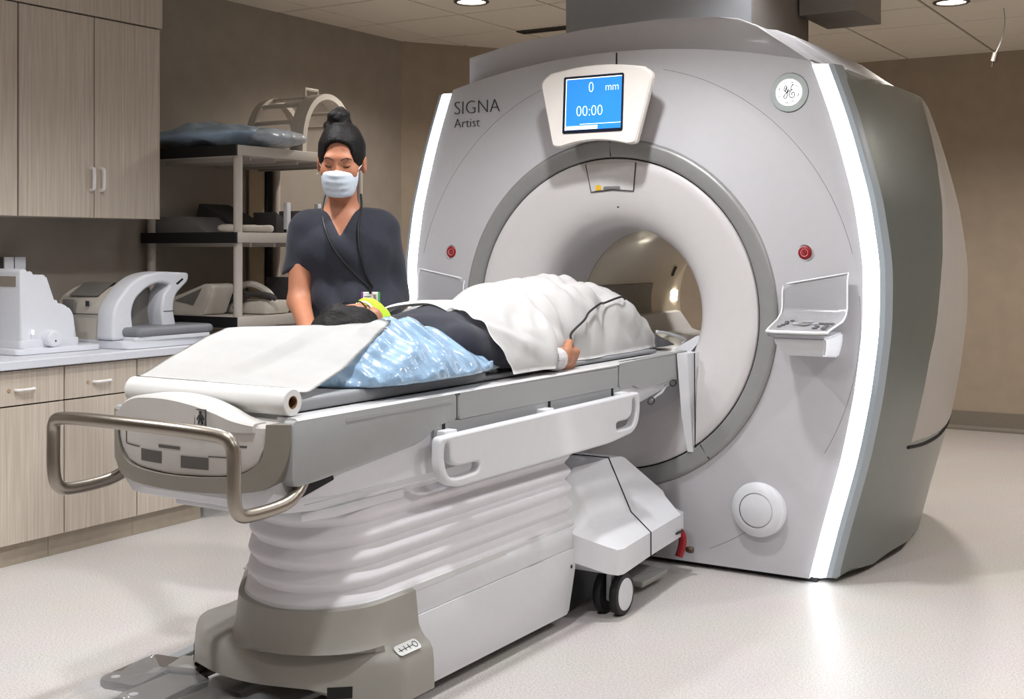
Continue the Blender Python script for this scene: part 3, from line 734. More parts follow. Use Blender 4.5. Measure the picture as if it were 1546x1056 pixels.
# base: dark core, white side panels
obj('base_core', bx((-.25, -1.84, .03), (.25, -.35, .325)), m_black, table)
for s in (-1, 1):
    up = roundpoly([(-1.835, .327), (-.868, .331), (-.85, .262), (-1.79, .255)], [.006]*4)
    lo_ = roundpoly([(-1.79, .253), (-.85, .26), (-.85, .20), (-.90, .045), (-1.76, .045), (-1.80, .1)], [.004, .004, .01, .01, .02, .02])
    obj('side_panel', pr(up, 'x', .25*s, .297*s, .004), m_white, table); obj('side_panel', pr(lo_, 'x', .25*s, .302*s, .005), m_white, table)
    obj('panel_bolt', lt([(.001, .002), (.006, .002), (.007, 0)], 'x', (.302*s, -.88, .2), 10), m_gr, table)
obj('base_top', bx((-.296, -1.83, .315), (.296, -.83, .333), .004), m_white, table)
# dock housing at the scanner end: ledge with fenders, steep shoulders, raised block
def sec(y, xo, zb, zo, xi, zi, xt, zt):
    P = [(xo, zb), (xo, zo), (xi, zi), (xt, zt)]
    return [(x, y, z) for x, z in P]+[(-x, y, z) for x, z in P[::-1]]
rings = [sec(-.862, .30, .21, .305, .285, .335, .235, .40), sec(-.80, .40, .17, .262, .318, .315, .235, .47), sec(-.775, .425, .163, .25, .33, .31, .235, .50), sec(-.74, .43, .16, .248, .335, .31, .235, .51)]
obj('dock_housing', lofted(rings+[sec(-.475, .405, .165, .25, .325, .315, .232, .505)]), m_white, table, 25)
rings = [sec(-.47, .405, .165, .25, .325, .315, .232, .505), sec(-.36, .395, .165, .25, .32, .315, .23, .495), sec(-.33, .392, .165, .25, .317, .315, .23, .485), sec(-.14, .375, .165, .25, .31, .315, .3, .335), sec(-.09, .365, .165, .25, .28, .28, .25, .29), sec(-.08, .36, .17, .24, .27, .26, .24, .27)]
obj('dock_housing', lofted(rings), m_white, table, 25)
obj('dock_recess', bx((-.15, -.84, .33), (.215, -.70, .42), .02), m_white, table)
seam([(.4065, -.472, .165), (.4065, -.472, .25), (.326, -.472, .316), (.2335, -.472, .507), (-.2, -.472, .507)], .0022, m_gr, 'housing_seam', table)
obj('vent_marks', bx((.3785, -.2, .185), (.386, -.14, .192)), m_gr, table)
# casters
for s in (-1, 1):
    cx = .36*s; cy = -.68
    fk = obj('caster_fork', bx((cx-.012, cy-.04, .05), (cx+.012, cy+.035, .15), .01), m_grey, table)
    obj('caster_stem', tb([(cx, cy+.05, .19), (cx, cy+.02, .13)], .017, 10), m_grey, table)
    for d in (-1, 1):
        wc = (cx+d*.032, cy, .074)
        wh = obj('caster_wheel', lt([(.058, -.016), (.07, -.014), (.074, -.006), (.074, .006), (.07, .014), (.058, .016)], 'x', wc, 28), m_black, table)
        obj('wheel_cover', lt([(.001, d*.019), (.045, d*.0185), (.056, d*.016), (.056, 0)], 'x', wc, 28), m_white, wh)
# red brake lever and rear pedals
obj('brake_lever', tb(smooth_path([(.30, -.17, .19), (.36, -.13, .185), (.375, -.12, .145), (.365, -.135, .085)], 4), [.016]*13, 8), m_red, table)
obj('lever_shaft', tb([(.22, -.2, .165), (.33, -.19, .165)], .01, 8), m_red, table)
obj('lever_knob', lt([(.001, .03), (.012, .028), (.014, .015), (.01, 0)], 'x', (.375, -.085, .105), 12), mat('dull bronze', (98, 84, 70), .4, metal=.5), table)
obj('rear_frame', bx((-.25, -.36, .09), (.28, -.16, .16)), m_gr, table)
obj('rear_pedal', bx((.1, -.42, .045), (.345, -.2, .07), .008, 2, Matrix.Rotation(.06, 4, 'Y')), m_warmgrey, table)
bm = NB(); N1 = 14
rows = [[(.09+.275*i/N1, -.44+.26*j/10, .074-.018*math.sin(PI*i/N1*.5)+.007*math.sin(i*1.9+j*.8)*math.cos(j*1.4)) for i in range(N1+1)] for j in range(11)]
loft(bm, rows, False, False)
m_film = mat('clear plastic film', (226, 230, 234), .1, alpha=.2, var=.01, spec=.8)
obj('pedal_film', bm, m_film, table, 180)
# foot pedals in plastic film, spreading to the front
PD = [(-.40, -2.13, .62), (-.2, -2.2, .5), (-.03, -2.26, .36), (.12, -2.28, .28)]
m_pedal = mat('pedal grey', (112, 105, 98), .5, var=.03)
for i, (x, y, a) in enumerate([(-.43, -2.08, .16), (-.27, -2.15, .08), (-.1, -2.2, 0), (.08, -2.21, -.05)]):
    M_ = Matrix.Translation((x, y, .06)) @ Matrix.Rotation(a, 4, 'Z')
    bm = NB(); prism(bm, roundpoly([(-.07, -.14), (.07, -.14), (.06, .1), (-.06, .1)], [.03, .03, .01, .01]), 'z', -.012, .012, .006, 2, M_)
    pdl = obj('foot_pedal', bm, m_pedal, table, 40)
    obj('pedal_dot', lt([(.001, .0135), (.013, .0135), (.014, .011)], c=(0, 0, 0), n=14), m_deck, pdl).data.transform(M_ @ Matrix.Translation((-.03, -.105, 0)))
    bm = NB(); box(bm, (-.02, .08, -.008), (.02, .3, .008), .003, 1, M_); obj('pedal_arm', bm, m_grey, table)
for x, a in ((-.32, .3), (.26, -.25)):
    M_ = Matrix.Translation((x, -2.03, .08)) @ Matrix.Rotation(a, 4, 'Z'); bm = NB(); box(bm, (-.045, -.05, -.01), (.05, .05, .014), .009, 2, M_); obj('side_pedal', bm, m_warmgrey, table)
# crumpled clear film over the pedals
NX, NY = 46, 22; rows = []
for j in range(NY+1):
    row = []
    for i in range(NX+1):
        u = i/NX; v = j/NY; x = -.5+.72*u; y = -2.32+.27*v-.03*math.sin(u*5)
        p = Vector((x*9, y*9, 3)); z = .088+.022*noise.noise(p)+.012*abs(noise.noise(p*2.3))+.012*math.sin(u*26)*(.5+.5*v)
        edge = min(u, 1-u, v*.7)*9; z = .012+(z-.012)*min(1, edge+.25)
        row.append((x, y, z))
    rows.append(row)
bm = NB(); loft(bm, rows, False, False); obj('pedal_film', bm, m_film, table, 180)
# mattress pad
rings = []
for y, e in ((-2.215, .03), (-2.205, .008), (-2.18, 0), (-1.9, 0), (-1.6, 0), (-1.36, 0), (-1.33, .012)):
    P = rrect(-.25+e*.3, .8685, .25-e*.3, .905-e*.4, .012, 4); rings.append([(x, y, z) for x, z in P])
obj('mattress_pad', lofted(rings), m_pad, table, 40)
rings = []
for y, e in ((-1.325, .006), (-1.32, 0), (-.1, 0), (-.06, .006)):
    P = rrect(-.24+e, .8685, .24-e, .884-e*.5, .006, 3); rings.append([(x, y, z) for x, z in P])
obj('mattress_pad', lofted(rings), m_pad, table, 40)
# ================================================================ cabinets along the left wall
def wood_mat():
    m = bpy.data.materials.new('pale oak laminate'); m.use_nodes = True; nt = m.node_tree; n = nt.nodes; l = nt.links; b = n['Principled BSDF']
    tc = n.new('ShaderNodeTexCoord'); mp = n.new('ShaderNodeMapping'); mp.inputs['Scale'].default_value = (60, 60, 1.6)
    a = n.new('ShaderNodeTexNoise'); a.inputs['Scale'].default_value = 1.6; a.inputs['Detail'].default_value = 6; a.inputs['Distortion'].default_value = .6
    r = n.new('ShaderNodeValToRGB'); e = r.color_ramp.elements; e[0].position = .32; e[0].color = srgb(182, 169, 154); e[1].position = .68; e[1].color = srgb(204, 193, 179)
    l.new(tc.outputs['Object'], mp.inputs[0]); l.new(mp.outputs[0], a.inputs['Vector']); l.new(a.outputs['Fac'], r.inputs['Fac']); l.new(r.outputs['Color'], b.inputs['Base Color'])
    b.inputs['Roughness'].default_value = .45
    return m
m_wood = wood_mat()
m_wood2 = m_wood
m_pull = mat('white pull', (232, 230, 228), .3)
m_keytan = mat('lock tan', (186, 160, 128), .4, metal=.3)
def vpull(y, z, par):
    return obj('handle', tb(smooth_path([(-2.282, y, z-.05), (-2.262, y, z-.047), (-2.255, y, z-.035), (-2.255, y, z+.035), (-2.262, y, z+.047), (-2.282, y, z+.05)], 4), .0085, 8), m_pull, par)
UPL = 'pale oak wall cabinet with two doors and white handles above counter'
for k, (ya, ym, yb_, lab) in enumerate(((-1.145, -.742, -.347, UPL), (-1.94, -1.545, -1.148, 'pale oak wall cabinet cut off by the left picture edge'))):
    u = wempty('wall_cabinet', lab, 'cabinet', (-2.45, (ya+yb_)/2, 1.425), 'oak wall cabinets')
    obj('body', bx((-2.618, ya, 1.427), (-2.302, yb_, 2.35)), m_wood, u, 0)
    obj('reveal', bx((-2.303, ya+.003, 1.43), (-2.3, yb_-.003, 2.355)), m_dark, u, 0)
    for a, b, hy in ((ya, ym, ym-.022), (ym, yb_, ym+.034)):
        dr = obj('door', bx((-2.299, a+.0025, 1.425), (-2.28, b-.0025, 2.346), .0012, 1), m_wood, u, 0)
        vpull(hy, 1.602, dr)
fs = obj('cabinet_fascia', bx((-2.618, -1.94, 2.352), (-2.268, -.345, CEIL)), m_wood, None, 0); tag(fs, 'pale oak fascia panel above wall cabinet doors, up to ceiling', 'fascia')
BASE = [(-1.143, -.757, 'pale oak base cabinet with drawer under the wide dark-topped coil on the counter'), (-.754, -.345, 'pale oak base cabinet at the counter end, half hidden by the patient table'), (-1.53, -1.146, 'pale oak base cabinet with drawer at the left picture edge'), (-1.94, -1.533, 'pale oak base cabinet outside the left picture edge')]
BASE[0] = (BASE[0][0], BASE[0][1], 'middle pale oak base cabinet with drawer and door behind table handle')
for ya, yb_, lab in BASE:
    u = wempty('base_cabinet', lab, 'cabinet', (-2.3, (ya+yb_)/2, 0), 'oak base cabinets')
    obj('body', bx((-2.618, ya, .085), (-2.002, yb_, .795)), m_wood, u, 0)
    obj('reveal', bx((-2.003, ya+.003, .09), (-2.0, yb_-.003, .79)), m_dark, u, 0)
    dw = obj('drawer', bx((-1.999, ya+.002, .651), (-1.98, yb_-.002, .79), .0012, 1), m_wood, u, 0)
    yc = (ya+yb_)/2-.01
    obj('handle', tb(smooth_path([(-1.98, yc-.035, .712), (-1.965, yc-.033, .712), (-1.961, yc-.02, .712), (-1.961, yc+.035, .712), (-1.965, yc+.047, .712), (-1.98, yc+.05, .712)], 3), .006, 8), m_pull, dw)
    obj('lock', lt([(.001, .004), (.007, .004), (.008, 0)], 'x', (-1.98, yc-.065, .714), 12), m_keytan, dw)
    obj('door', bx((-1.999, ya+.002, .092), (-1.98, yb_-.002, .645), .0012, 1), m_wood, u, 0)
    t0 = ya+.001 if ya != -1.143 else -1.2
    t1 = yb_+.002 if yb_ != -1.146 else -1.202
    obj('toe_board', bx((-2.3, t0, 0), (-2.012, t1, .084)), mat('toe board oak grey', (168, 156, 140), .45, var=.05), u, 0)
ct = obj('countertop', bx((-2.62, -1.94, .797), (-1.952, -.335, .832), .003, 1), mat('white laminate top', (212, 214, 222), .4, var=.03, scale=90), None, 0); tag(ct, 'white laminate countertop on the pale oak base cabinets', 'countertop')
# ---------------- coil at the left end of the counter
m_coil = mat('coil white plastic', (222, 224, 230), .38, var=.012); m_coilc = mat('coil cream plastic', (206, 199, 188), .45, var=.02); m_coilg = mat('coil grey insert', (118, 114, 110), .5, var=.03)
c1 = wempty('head_coil', 'tall white coil housing with round knob at left end of counter', 'MRI coil', (-2.35, -1.05, .832))
obj('base_plate', pr(roundpoly([(-2.515, -1.25), (-2.15, -1.25), (-2.13, -.83), (-2.3, -.80), (-2.515, -.80)], .02), 'z', .834, .856, .004), m_coil, c1)
P = roundpoly([(-1.195, .86), (-1.195, 1.19), (-1.175, 1.2), (-1.15, 1.172), (-1.068, 1.17), (-1.02, 1.045), (-.965, 1.04), (-.925, 1.0), (-.905, .86)], [0, .02, .01, .03, .012, .015, .03, .03, .01])
obj('housing', pr(P, 'x', -2.5, -2.2, .01, 3), m_coil, c1)
obj('side_label', bx((-2.47, -1.1962, 1.0), (-2.36, -1.194, 1.04)), m_deck, c1); obj('side_label_text', bx((-2.46, -1.1966, .99), (-2.37, -1.194, .994)), m_letter, c1)
obj('side_window', bx((-2.36, -1.1965, 1.12), (-2.23, -1.193, 1.165)), mat('side window grey', (150, 140, 130), .5), c1)
obj('skirt', pr(roundpoly([(-2.51, -1.2), (-2.19, -1.2), (-2.19, -.895), (-2.51, -.895)], .02), 'z', .856, .89, .004), m_coil, c1)
obj('knob', lt([(.001, .05), (.03, .05), (.036, .044), (.038, .01), (.038, 0)], 'x', (-2.2, -1.055, .893), 24), m_coil, c1); obj('knob_mark', bx((-2.1505, -1.058, .88), (-2.1485, -1.052, .888)), m_dark, c1)
obj('indicator', bx((-2.188, -1.148, .915), (-2.183, -1.14, .935)), m_glow, c1)
bk1 = wempty('file_box', 'grey and white box standing behind the left coil', 'box', (-2.52, -1.16, .832))
obj('box_body', bx((-2.61, -1.03, .832), (-2.54, -.92, 1.245)), mat('box dark grey', (96, 92, 90), .6), bk1, 0); obj('box_face', bx((-2.54, -1.03, .832), (-2.532, -.92, 1.245)), m_coil, bk1, 0); obj('box_gap', bx((-2.532, -.982, .84), (-2.531, -.978, 1.245)), m_dark, bk1, 0)
# ---------------- arched head and neck coil
c2 = wempty('arched_coil', 'white arched head and neck coil with grey pad on counter', 'MRI coil', (-2.3, -.55, .832))
AO = roundpoly([(-.80, .87), (-.795, .99), (-.775, 1.04), (-.70, 1.12), (-.62, 1.163), (-.52, 1.177), (-.34, 1.168), (-.342, 1.13), (-.425, 1.065), (-.44, 1.0), (-.415, .90), (-.50, .90), (-.515, 1.0), (-.50, 1.07), (-.455, 1.115), (-.52, 1.128), (-.60, 1.105), (-.67, 1.05), (-.69, .99), (-.675, .90), (-.69, .87)], [.02, .03, .03, .03, .04, .04, .03, .02, .04, .05, .01, .01, .04, .04, .02, .03, .04, .04, .04, .02, .01])
obj('arch_frame', plate([AO], 'x', -2.2, -2.09, .012), m_coil, c2, 50)
obj('grip_slot', pr(roundpoly([(-.425, 1.118), (-.385, 1.143), (-.378, 1.137), (-.415, 1.112)], .003), 'x', -2.0905, -2.088), m_dark, c2)
rings = []
for x, s in ((-2.52, .9), (-2.5, .97), (-2.2, 1.0)):
    rings.append([(x, -.6+(y+.6)*s, .86+(z-.86)*s) for y, z in roundpoly([(-.785, .86), (-.785, 1.0), (-.76, 1.06), (-.66, 1.12), (-.54, 1.125), (-.44, 1.06), (-.42, .86)], [0, .03, .04, .05, .05, .04, 0])])
obj('rear_shell', lofted(rings), m_coilc, c2, 40)
obj('inner_lining', pr([(-.69, .90), (-.69, 1.02), (-.6, 1.1), (-.5, 1.1), (-.49, .90)], 'x', -2.2, -2.185), m_coilg, c2)
obj('shell_window', lofted([[(x, y, z) for y, z in ((-.757, 1.066), (-.665, 1.124), (-.64, 1.127), (-.735, 1.07))] for x in (-2.44, -2.24)], False), m_coilg, c2)
obj('side_latch', bx((-2.44, -.792, .985), (-2.36, -.78, 1.05), .004), m_coilg, c2)
obj('shell_seam', tb([(-2.52, -.786, .985), (-2.2, -.79, .985)], .0018, 5), m_gr, c2); obj('arch_seam', tb([(-2.088, -.5, .99), (-2.088, -.44, .99)], .0016, 5), m_gr, c2)
obj('type_mark', bx((-2.285, -.7885, 1.02), (-2.262, -.785, 1.045)), m_letter, c2)
obj('base', pr(roundpoly([(-2.54, -.79), (-2.03, -.79), (-2.0, -.74), (-2.0, -.28), (-2.06, -.25), (-2.54, -.36)], .02), 'z', .834, .868, .005), m_coil, c2)
obj('base_step', pr(roundpoly([(-2.2, -.72), (-2.0, -.75), (-1.985, -.30), (-2.2, -.28)], .02), 'z', .868, .885, .004), m_coil, c2)
sobj('neck_pad', lambda X: rbox(X, (-2.1, -.51, .905), (.115, .235, .022+.0), .02), (-2.26, -.78, .86), (-1.95, -.24, .95), .009, mat('grey vinyl cushion', (128, 130, 136), .55, bump=.2), c2)
# ---------------- shelving unit
m_shelf = mat('shelf grey plastic', (186, 178, 170), .5, var=.02)
sh = wempty('shelving_unit', 'tall grey plastic shelving unit with black front edges behind staff member', 'shelves', (-2.26, .3, 0))
SHZ = [1.787, 1.362, .949, .53, .16]; SX0, SX1, SY0, SY1 = -2.6, -1.935, -.18, .82
for z in SHZ:
    x0 = SX0 if z < 1.7 else -2.6
    so = obj('shelf', bx((x0, SY0+.006, z-.05), (SX1, SY1, z), .004), m_shelf, sh)
    obj('front_edge', bx((x0, SY0-.004, z-.052), (SX1-.002, SY0+.008, z+.001)), m_black, so, 0)
    for j in range(5): obj('shelf_rib', bx((x0+.05, SY0+.12+.17*j, z-.07), (SX1-.03, SY0+.135+.17*j, z-.05)), m_shelf, so, 0)
for x in (-1.962, -2.565):
    for y in (-.145, .785):
        obj('post', lt([(.022, 0), (.022, 1.74)], c=(x, y, 0), n=14), m_shelf, sh)
obj('back_panel', bx((-2.615, .60, .2), (-2.6, .72, 1.73)), mat('panel cream', (176, 160, 136), .6), sh, 0)
obj('back_panel', bx((-2.615, .745, .2), (-2.6, .80, 1.73)), m_gr, sh, 0)
# items on the shelves
m_blue = mat('blue pillow plastic', (160, 184, 208), .4, var=.1, scale=14, bump=.8, bscale=40, coat=.25)
def pillow_fn(c, h, wr=.006, f=34):
    def fn(X):
        q = [(X[i]-c[i])/h[i] for i in range(3)]
        r = (np.abs(q[0])**4+np.abs(q[1])**4)**.25
        t = np.maximum(1-r**2.2, 0)**.5
        d = np.abs(q[2])-t; inside = d*h[2]*.7
        return np.where(r < 1, inside, np.maximum(inside, (r-1)*min(h[0], h[1])))+wob(X, f, wr, 1)
    return fn
p1 = wempty('pillow', 'blue pillow in clear plastic on top shelf', 'pillow', (-2.2, .0, 1.787))
sobj('pillow_body', pillow_fn((-2.26, .05, 1.856), (.335, .25, .062), .013, 26), (-2.61, -.22, 1.785), (-1.88, .36, 1.97), .012, m_blue, p1)
sobj('plastic_end', pillow_fn((-2.03, .13, 1.838), (.15, .2, .045), .012, 42), (-2.16, -.1, 1.785), (-1.88, .48, 1.91), .011, mat('plastic wrap', (206, 212, 220), .15, alpha=.55, var=.05, scale=40, bump=.8, bscale=40), p1)
cg = wempty('cage_coil', 'cream arched cage coil with open bars on top shelf', 'MRI coil', (-2.2, .53, 1.787))
def arch(x, yc, hw, zt, zb=1.79, n=20): return [(x, yc-hw*math.cos(PI*i/n), zb+(zt-zb)*math.sin(PI*i/n)**.8) for i in range(n+1)]
for x, wdt in ((-2.02, .09), (-2.36, .05)):
    rings = []
    for (xx, y, z), (_, y2, z2) in zip(arch(x, .55, .21, 2.11), arch(x, .55, .18, 2.08)):
        rings.append([(x+wdt/2, y, z), (x-wdt/2, y, z), (x-wdt/2, y2, z2), (x+wdt/2, y2, z2)])
    obj('arch', lofted(rings), m_coilc, cg, 30)
for i in (3, 6, 9, 12, 15, 17):
    a = arch(-2.06, .55, .196, 2.095)[i]; b = arch(-2.34, .55, .196, 2.095)[i]; obj('bar', tb([a, b], .012, 8), m_coilc, cg)
obj('carry_handle', tb([(-2.1, .5, 2.1), (-2.1, .5, 2.14), (-2.1, .6, 2.14), (-2.1, .6, 2.1)], .01, 8), m_coilc, cg)
m_foam = mat('grey foam', (112, 110, 110), .8, var=.04); m_foamd = mat('charcoal foam', (66, 64, 64), .8, var=.05)
def thing(name, bm, m, label, cat, group=None, smooth=30):
    o = obj(name, bm, m, None, smooth); return tag(o, label, cat, group)
thing('foam_wedge', pr([(-2.57, 1.363), (-2.56, 1.445), (-2.34, 1.445), (-2.20, 1.363)], 'y', -.118, .1, .004), m_foam, 'grey foam wedge at left on the middle shelf', 'cushion')
thing('foam_wedge', pr([(-2.56, 1.363), (-2.5, 1.52), (-2.2, 1.40), (-2.2, 1.363)], 'y', .12, .34, .004), m_foamd, 'charcoal foam wedge behind the grey one on the middle shelf', 'cushion')
tw = sobj('folded_towel', lambda X: smin(cap(X, (-2.16, -.06, 1.386), (-2.0, .12, 1.384), .02), cap(X, (-2.2, .0, 1.386), (-2.08, .15, 1.384), .02), .02)+wob(X, 60, .003), (-2.3, -.15, 1.36), (-1.93, .3, 1.44), .009, mat('cream towel', (206, 200, 190), .9), None)
tag(tw, 'cream rolled towel beside shelf post on middle shelf', 'towel')
for k, (z, dx) in enumerate(((1.363, 0), (1.405, -.02), (1.443, .01))):
    thing('foam_block', bx((-2.17+dx, .36, z), (-1.99+dx, .6, z+.038), .004), m_foam, ['lowest grey foam block of the stack on the middle shelf', 'middle grey foam block of the stack on the middle shelf', 'top grey foam block of the stack on the middle shelf'][k], 'cushion', 'stacked foam blocks')
wf = wempty('wire_bracket', 'white plastic bracket standing beside staff member\'s shoulder on middle shelf', 'bracket', (-1.99, .3, 1.363))
for y in (.22, .46): obj('upright', bx((-2.0, y, 1.363), (-1.975, y+.03, 1.52), .004), m_coil, wf)
obj('cross_bar', bx((-2.0, .22, 1.363), (-1.975, .49, 1.385), .004), m_coil, wf)
thing('foam_wedge', pr([(.2, 1.364), (.2, 1.47), (.345, 1.40), (.345, 1.364)], 'x', -2.19, -2.03, .003), m_foamd, 'dark foam wedge behind the white bracket on the middle shelf', 'cushion')
k1 = wempty('knee_coil', 'cream coil with grey triangular window on lower shelf', 'MRI coil', (-2.3, .0, .95))
obj('coil_body', pr(roundpoly([(-2.6, .951), (-2.6, 1.0), (-2.45, 1.03), (-2.2, 1.11), (-2.15, 1.10), (-2.22, .951)], [.01, .02, .03, .02, .02, .01]), 'y', -.12, .03, .01), m_coilc, k1)
obj('coil_window', pr([(-2.42, 1.02), (-2.23, 1.085), (-2.29, 1.0)], 'y', -.123, -.118), m_coilg, k1)
for x in (-2.56, -2.53, -2.5): obj('port', lt([(.001, -.002), (.006, -.002), (.006, .002)], 'y', (x, -.121, .99), 10), m_dark, k1)
k2 = wempty('strap_coil', 'cream arched coil with charcoal straps behind shelf post on lower shelf', 'MRI coil', (-2.12, .1, .95))
obj('coil_base', bx((-2.28, .07, .951), (-1.98, .25, 1.02), .015), m_coilc, k2)
obj('coil_arch', tb(smooth_path([(-2.24, .1, 1.0), (-2.2, .1, 1.08), (-2.12, .12, 1.1), (-2.03, .14, 1.06), (-2.0, .16, 1.0)], 5), .018, 8), m_coilc, k2)
for a in (0, .08): obj('strap', tb(smooth_path([(-2.26+a, .055, .98), (-2.16+a, .055, 1.05), (-2.04+a, .07, 1.05), (-1.97+a*.3, .1, 1.03)], 5), .014, 6), m_foamd, k2)
k3 = wempty('carry_box', 'charcoal box with cream end plate and handle cut-out on lower shelf', 'box', (-2.1, .5, .95))
obj('box_body', pr([(.3, .951), (.3, 1.135), (.74, 1.10), (.74, .951)], 'x', -2.2, -2.03, .008), m_foamd, k3)
obj('end_plate', plate([roundpoly([(.5, .951), (.53, 1.128), (.76, 1.10), (.73, .951)], .012), roundpoly([(.585, .99), (.6, 1.11), (.72, 1.085), (.705, .99)], .03)], 'x', -2.03, -2.012, .003), m_coilc, k3)
# ================================================================ paper roll, pillow, patient, sheet
m_paper = mat('exam paper', (220, 219, 217), .75, var=.015, bump=.15, bscale=300)
rl = wempty('paper_roll', 'white exam paper roll unrolled over the pillow on the table', 'paper roll', (0, -2.26, .868))
RY, RZ, RR = -2.262, .9035, .034
obj('roll', lt([(.0165, -.285), (RR-.002, -.285), (RR, -.283), (RR, .283), (RR-.002, .285), (.0165, .285), (.0165, .2), (.0165, -.2)], 'x', (0, RY, RZ), 32, False), m_paper, rl, 40)
obj('roll_core', lt([(.014, -.2845), (.0166, -.2845), (.0166, .2845), (.014, .2845), (.014, -.2845)], 'x', (0, RY, RZ), 24, False), mat('cardboard core', (120, 88, 58), .8), rl, 40)
# ---------- head geometry shared by the two people (head space: face looks along -Y, crown +Z, ears along X)
def head_fn(H, nose=1, ears=1):
    d = smin(ell(H, (0, .015, .03), (.074, .096, .098)), ell(H, (0, -.028, -.045), (.056, .066, .083)), .045)
    d = smin(d, ell(H, (0, -.062, -.103), (.026, .024, .02)), .035)
    for s in (-1, 1):
        d = smin(d, ell(H, (s*.038, -.062, -.028), (.026, .024, .024)), .025)
    d = smin(d, cap(H, (-.036, -.077, .024), (.036, -.077, .024), .011), .02)
    for s in (-1, 1): d = smax(d, -ell(H, (s*.031, -.1, .003), (.017, .016, .0115)), .012)
    for s in (-1, 1): d = smin(d, ell(H, (s*.031, -.077, .003), (.0145, .0125, .0105)), .004)
    d = smin(d, cap(H, (0, -.087, .006), (0, -.106, -.034), .007, .011), .012)
    for s in (-1, 1): d = smin(d, ell(H, (s*.011, -.094, -.036), (.008, .009, .007)), .008)
    d = smin(d, cap(H, (-.016, -.088, -.066), (.016, -.088, -.066), .0065), .008)
    if ears:
        for s in (-1, 1):
            e = ell(H, (s*.082, .012, -.012), (.011, .021, .034)); e = smax(e, -ell(H, (s*.096, .006, -.008), (.01, .012, .02)), .006); d = smin(d, e, .008)
    return d
def hair_fn(H, thick=.013):
    d = ell(H, (0, .018, .034), (.076+thick, .098+thick, .1+thick))
    d = smax(d, -ell(H, (0, -.125, -.02), (.074, .09, .118)), .012)
    d = smax(d, -ell(H, (0, -.105, .05), (.056, .06, .036)), .012)
    d = smax(d, -cap(H, (-.2, -.045, -.1), (.2, -.045, -.1), .088), .012)
    return d
def mask_fn(H, o=.009):
    d = smin(ell(H, (0, -.028, -.045), (.058, .068, .085)), ell(H, (0, -.07, -.05), (.036, .045, .05)), .035)
    d = smin(d, ell(H, (0, -.055, -.1), (.034, .034, .03)), .03)-o
    d = smax(d, H[2]-(-.012-.9*np.abs(H[0])*.28), .006)
    d = smax(d, -.118-H[2], .008)
    d = smax(d, H[1]-(-.012), .008)
    d = d+.0016*np.sin(H[2]*260)*np.clip((.05-np.abs(H[0]))*30, 0, 1)
    return d
def mats_of(M_):
    Mi = np.array(M_.inverted()); return lambda X: [Mi[i][0]*X[0]+Mi[i][1]*X[1]+Mi[i][2]*X[2]+Mi[i][3] for i in range(3)]
def face_lines(par, M_, m_brow, m_lash, k=1):
    for s in (-1, 1):
        bm = NB(); pts = [(s*.014, -.0965, .022), (s*.026, -.0975, .0285), (s*.038, -.0915, .029), (s*.05, -.078, .021)]
        tube(bm, [M_ @ Vector(p) for p in smooth_path(pts, 4)], [.0022]*10+[.0015]*3, 6); obj('eyebrow', bm, m_brow, par)
        bm = NB(); pts = [(s*.0175, -.0862, -.001), (s*.025, -.0895, -.0045), (s*.033, -.0895, -.0055), (s*.041, -.0855, -.003), (s*.046, -.080, .0005)]
        tube(bm, [M_ @ Vector(p) for p in smooth_path(pts, 4)], .0014, 6); obj('eyelashes', bm, m_lash, par)
def hand_fn(X, M_, curl):
    """a right or left hand in hand space: wrist at the origin, fingers along +X, palm facing -Z, thumb on +Y; curl in radians per joint"""
    H = mats_of(M_)(X)
    d = smin(rbox(H, (.045, 0, 0), (.043, .036, .012), .011), cap(H, (-.03, 0, 0), (.02, 0, 0), .026, .024), .02)
    L = [(.03, .04, .026, .020, .0085), (.01, .044, .029, .022, .0088), (-.01, .041, .027, .021, .0083), (-.029, .032, .021, .018, .0074)]
    for y, a, b, c_, r in L:
        p = np.array((.085, y, 0.)); ang = 0; prev = p
        for n_, (l_, cu) in enumerate(((a, curl), (b, curl*1.15), (c_, curl*.8))):
            ang += cu; q = prev+l_*np.array((math.cos(ang), 0, -math.sin(ang))); d = smin(d, cap(H, prev, q, r, r*.93), .006 if n_ else .01); prev = q
    t0 = np.array((.018, .03, -.006)); t1 = np.array((.05, .05, -.02)); t2 = np.array((.075, .038, -.04)) if curl > .5 else np.array((.078, .062, -.026)); t3 = np.array((.09, .012, -.052)) if curl > .5 else np.array((.1, .066, -.03))
    d = smin(d, cap(H, t0, t1, .014, .0115), .015); d = smin(d, cap(H, t1, t2, .0105, .0095), .006); d = smin(d, cap(H, t2, t3, .0095, .0085), .005)
    return d
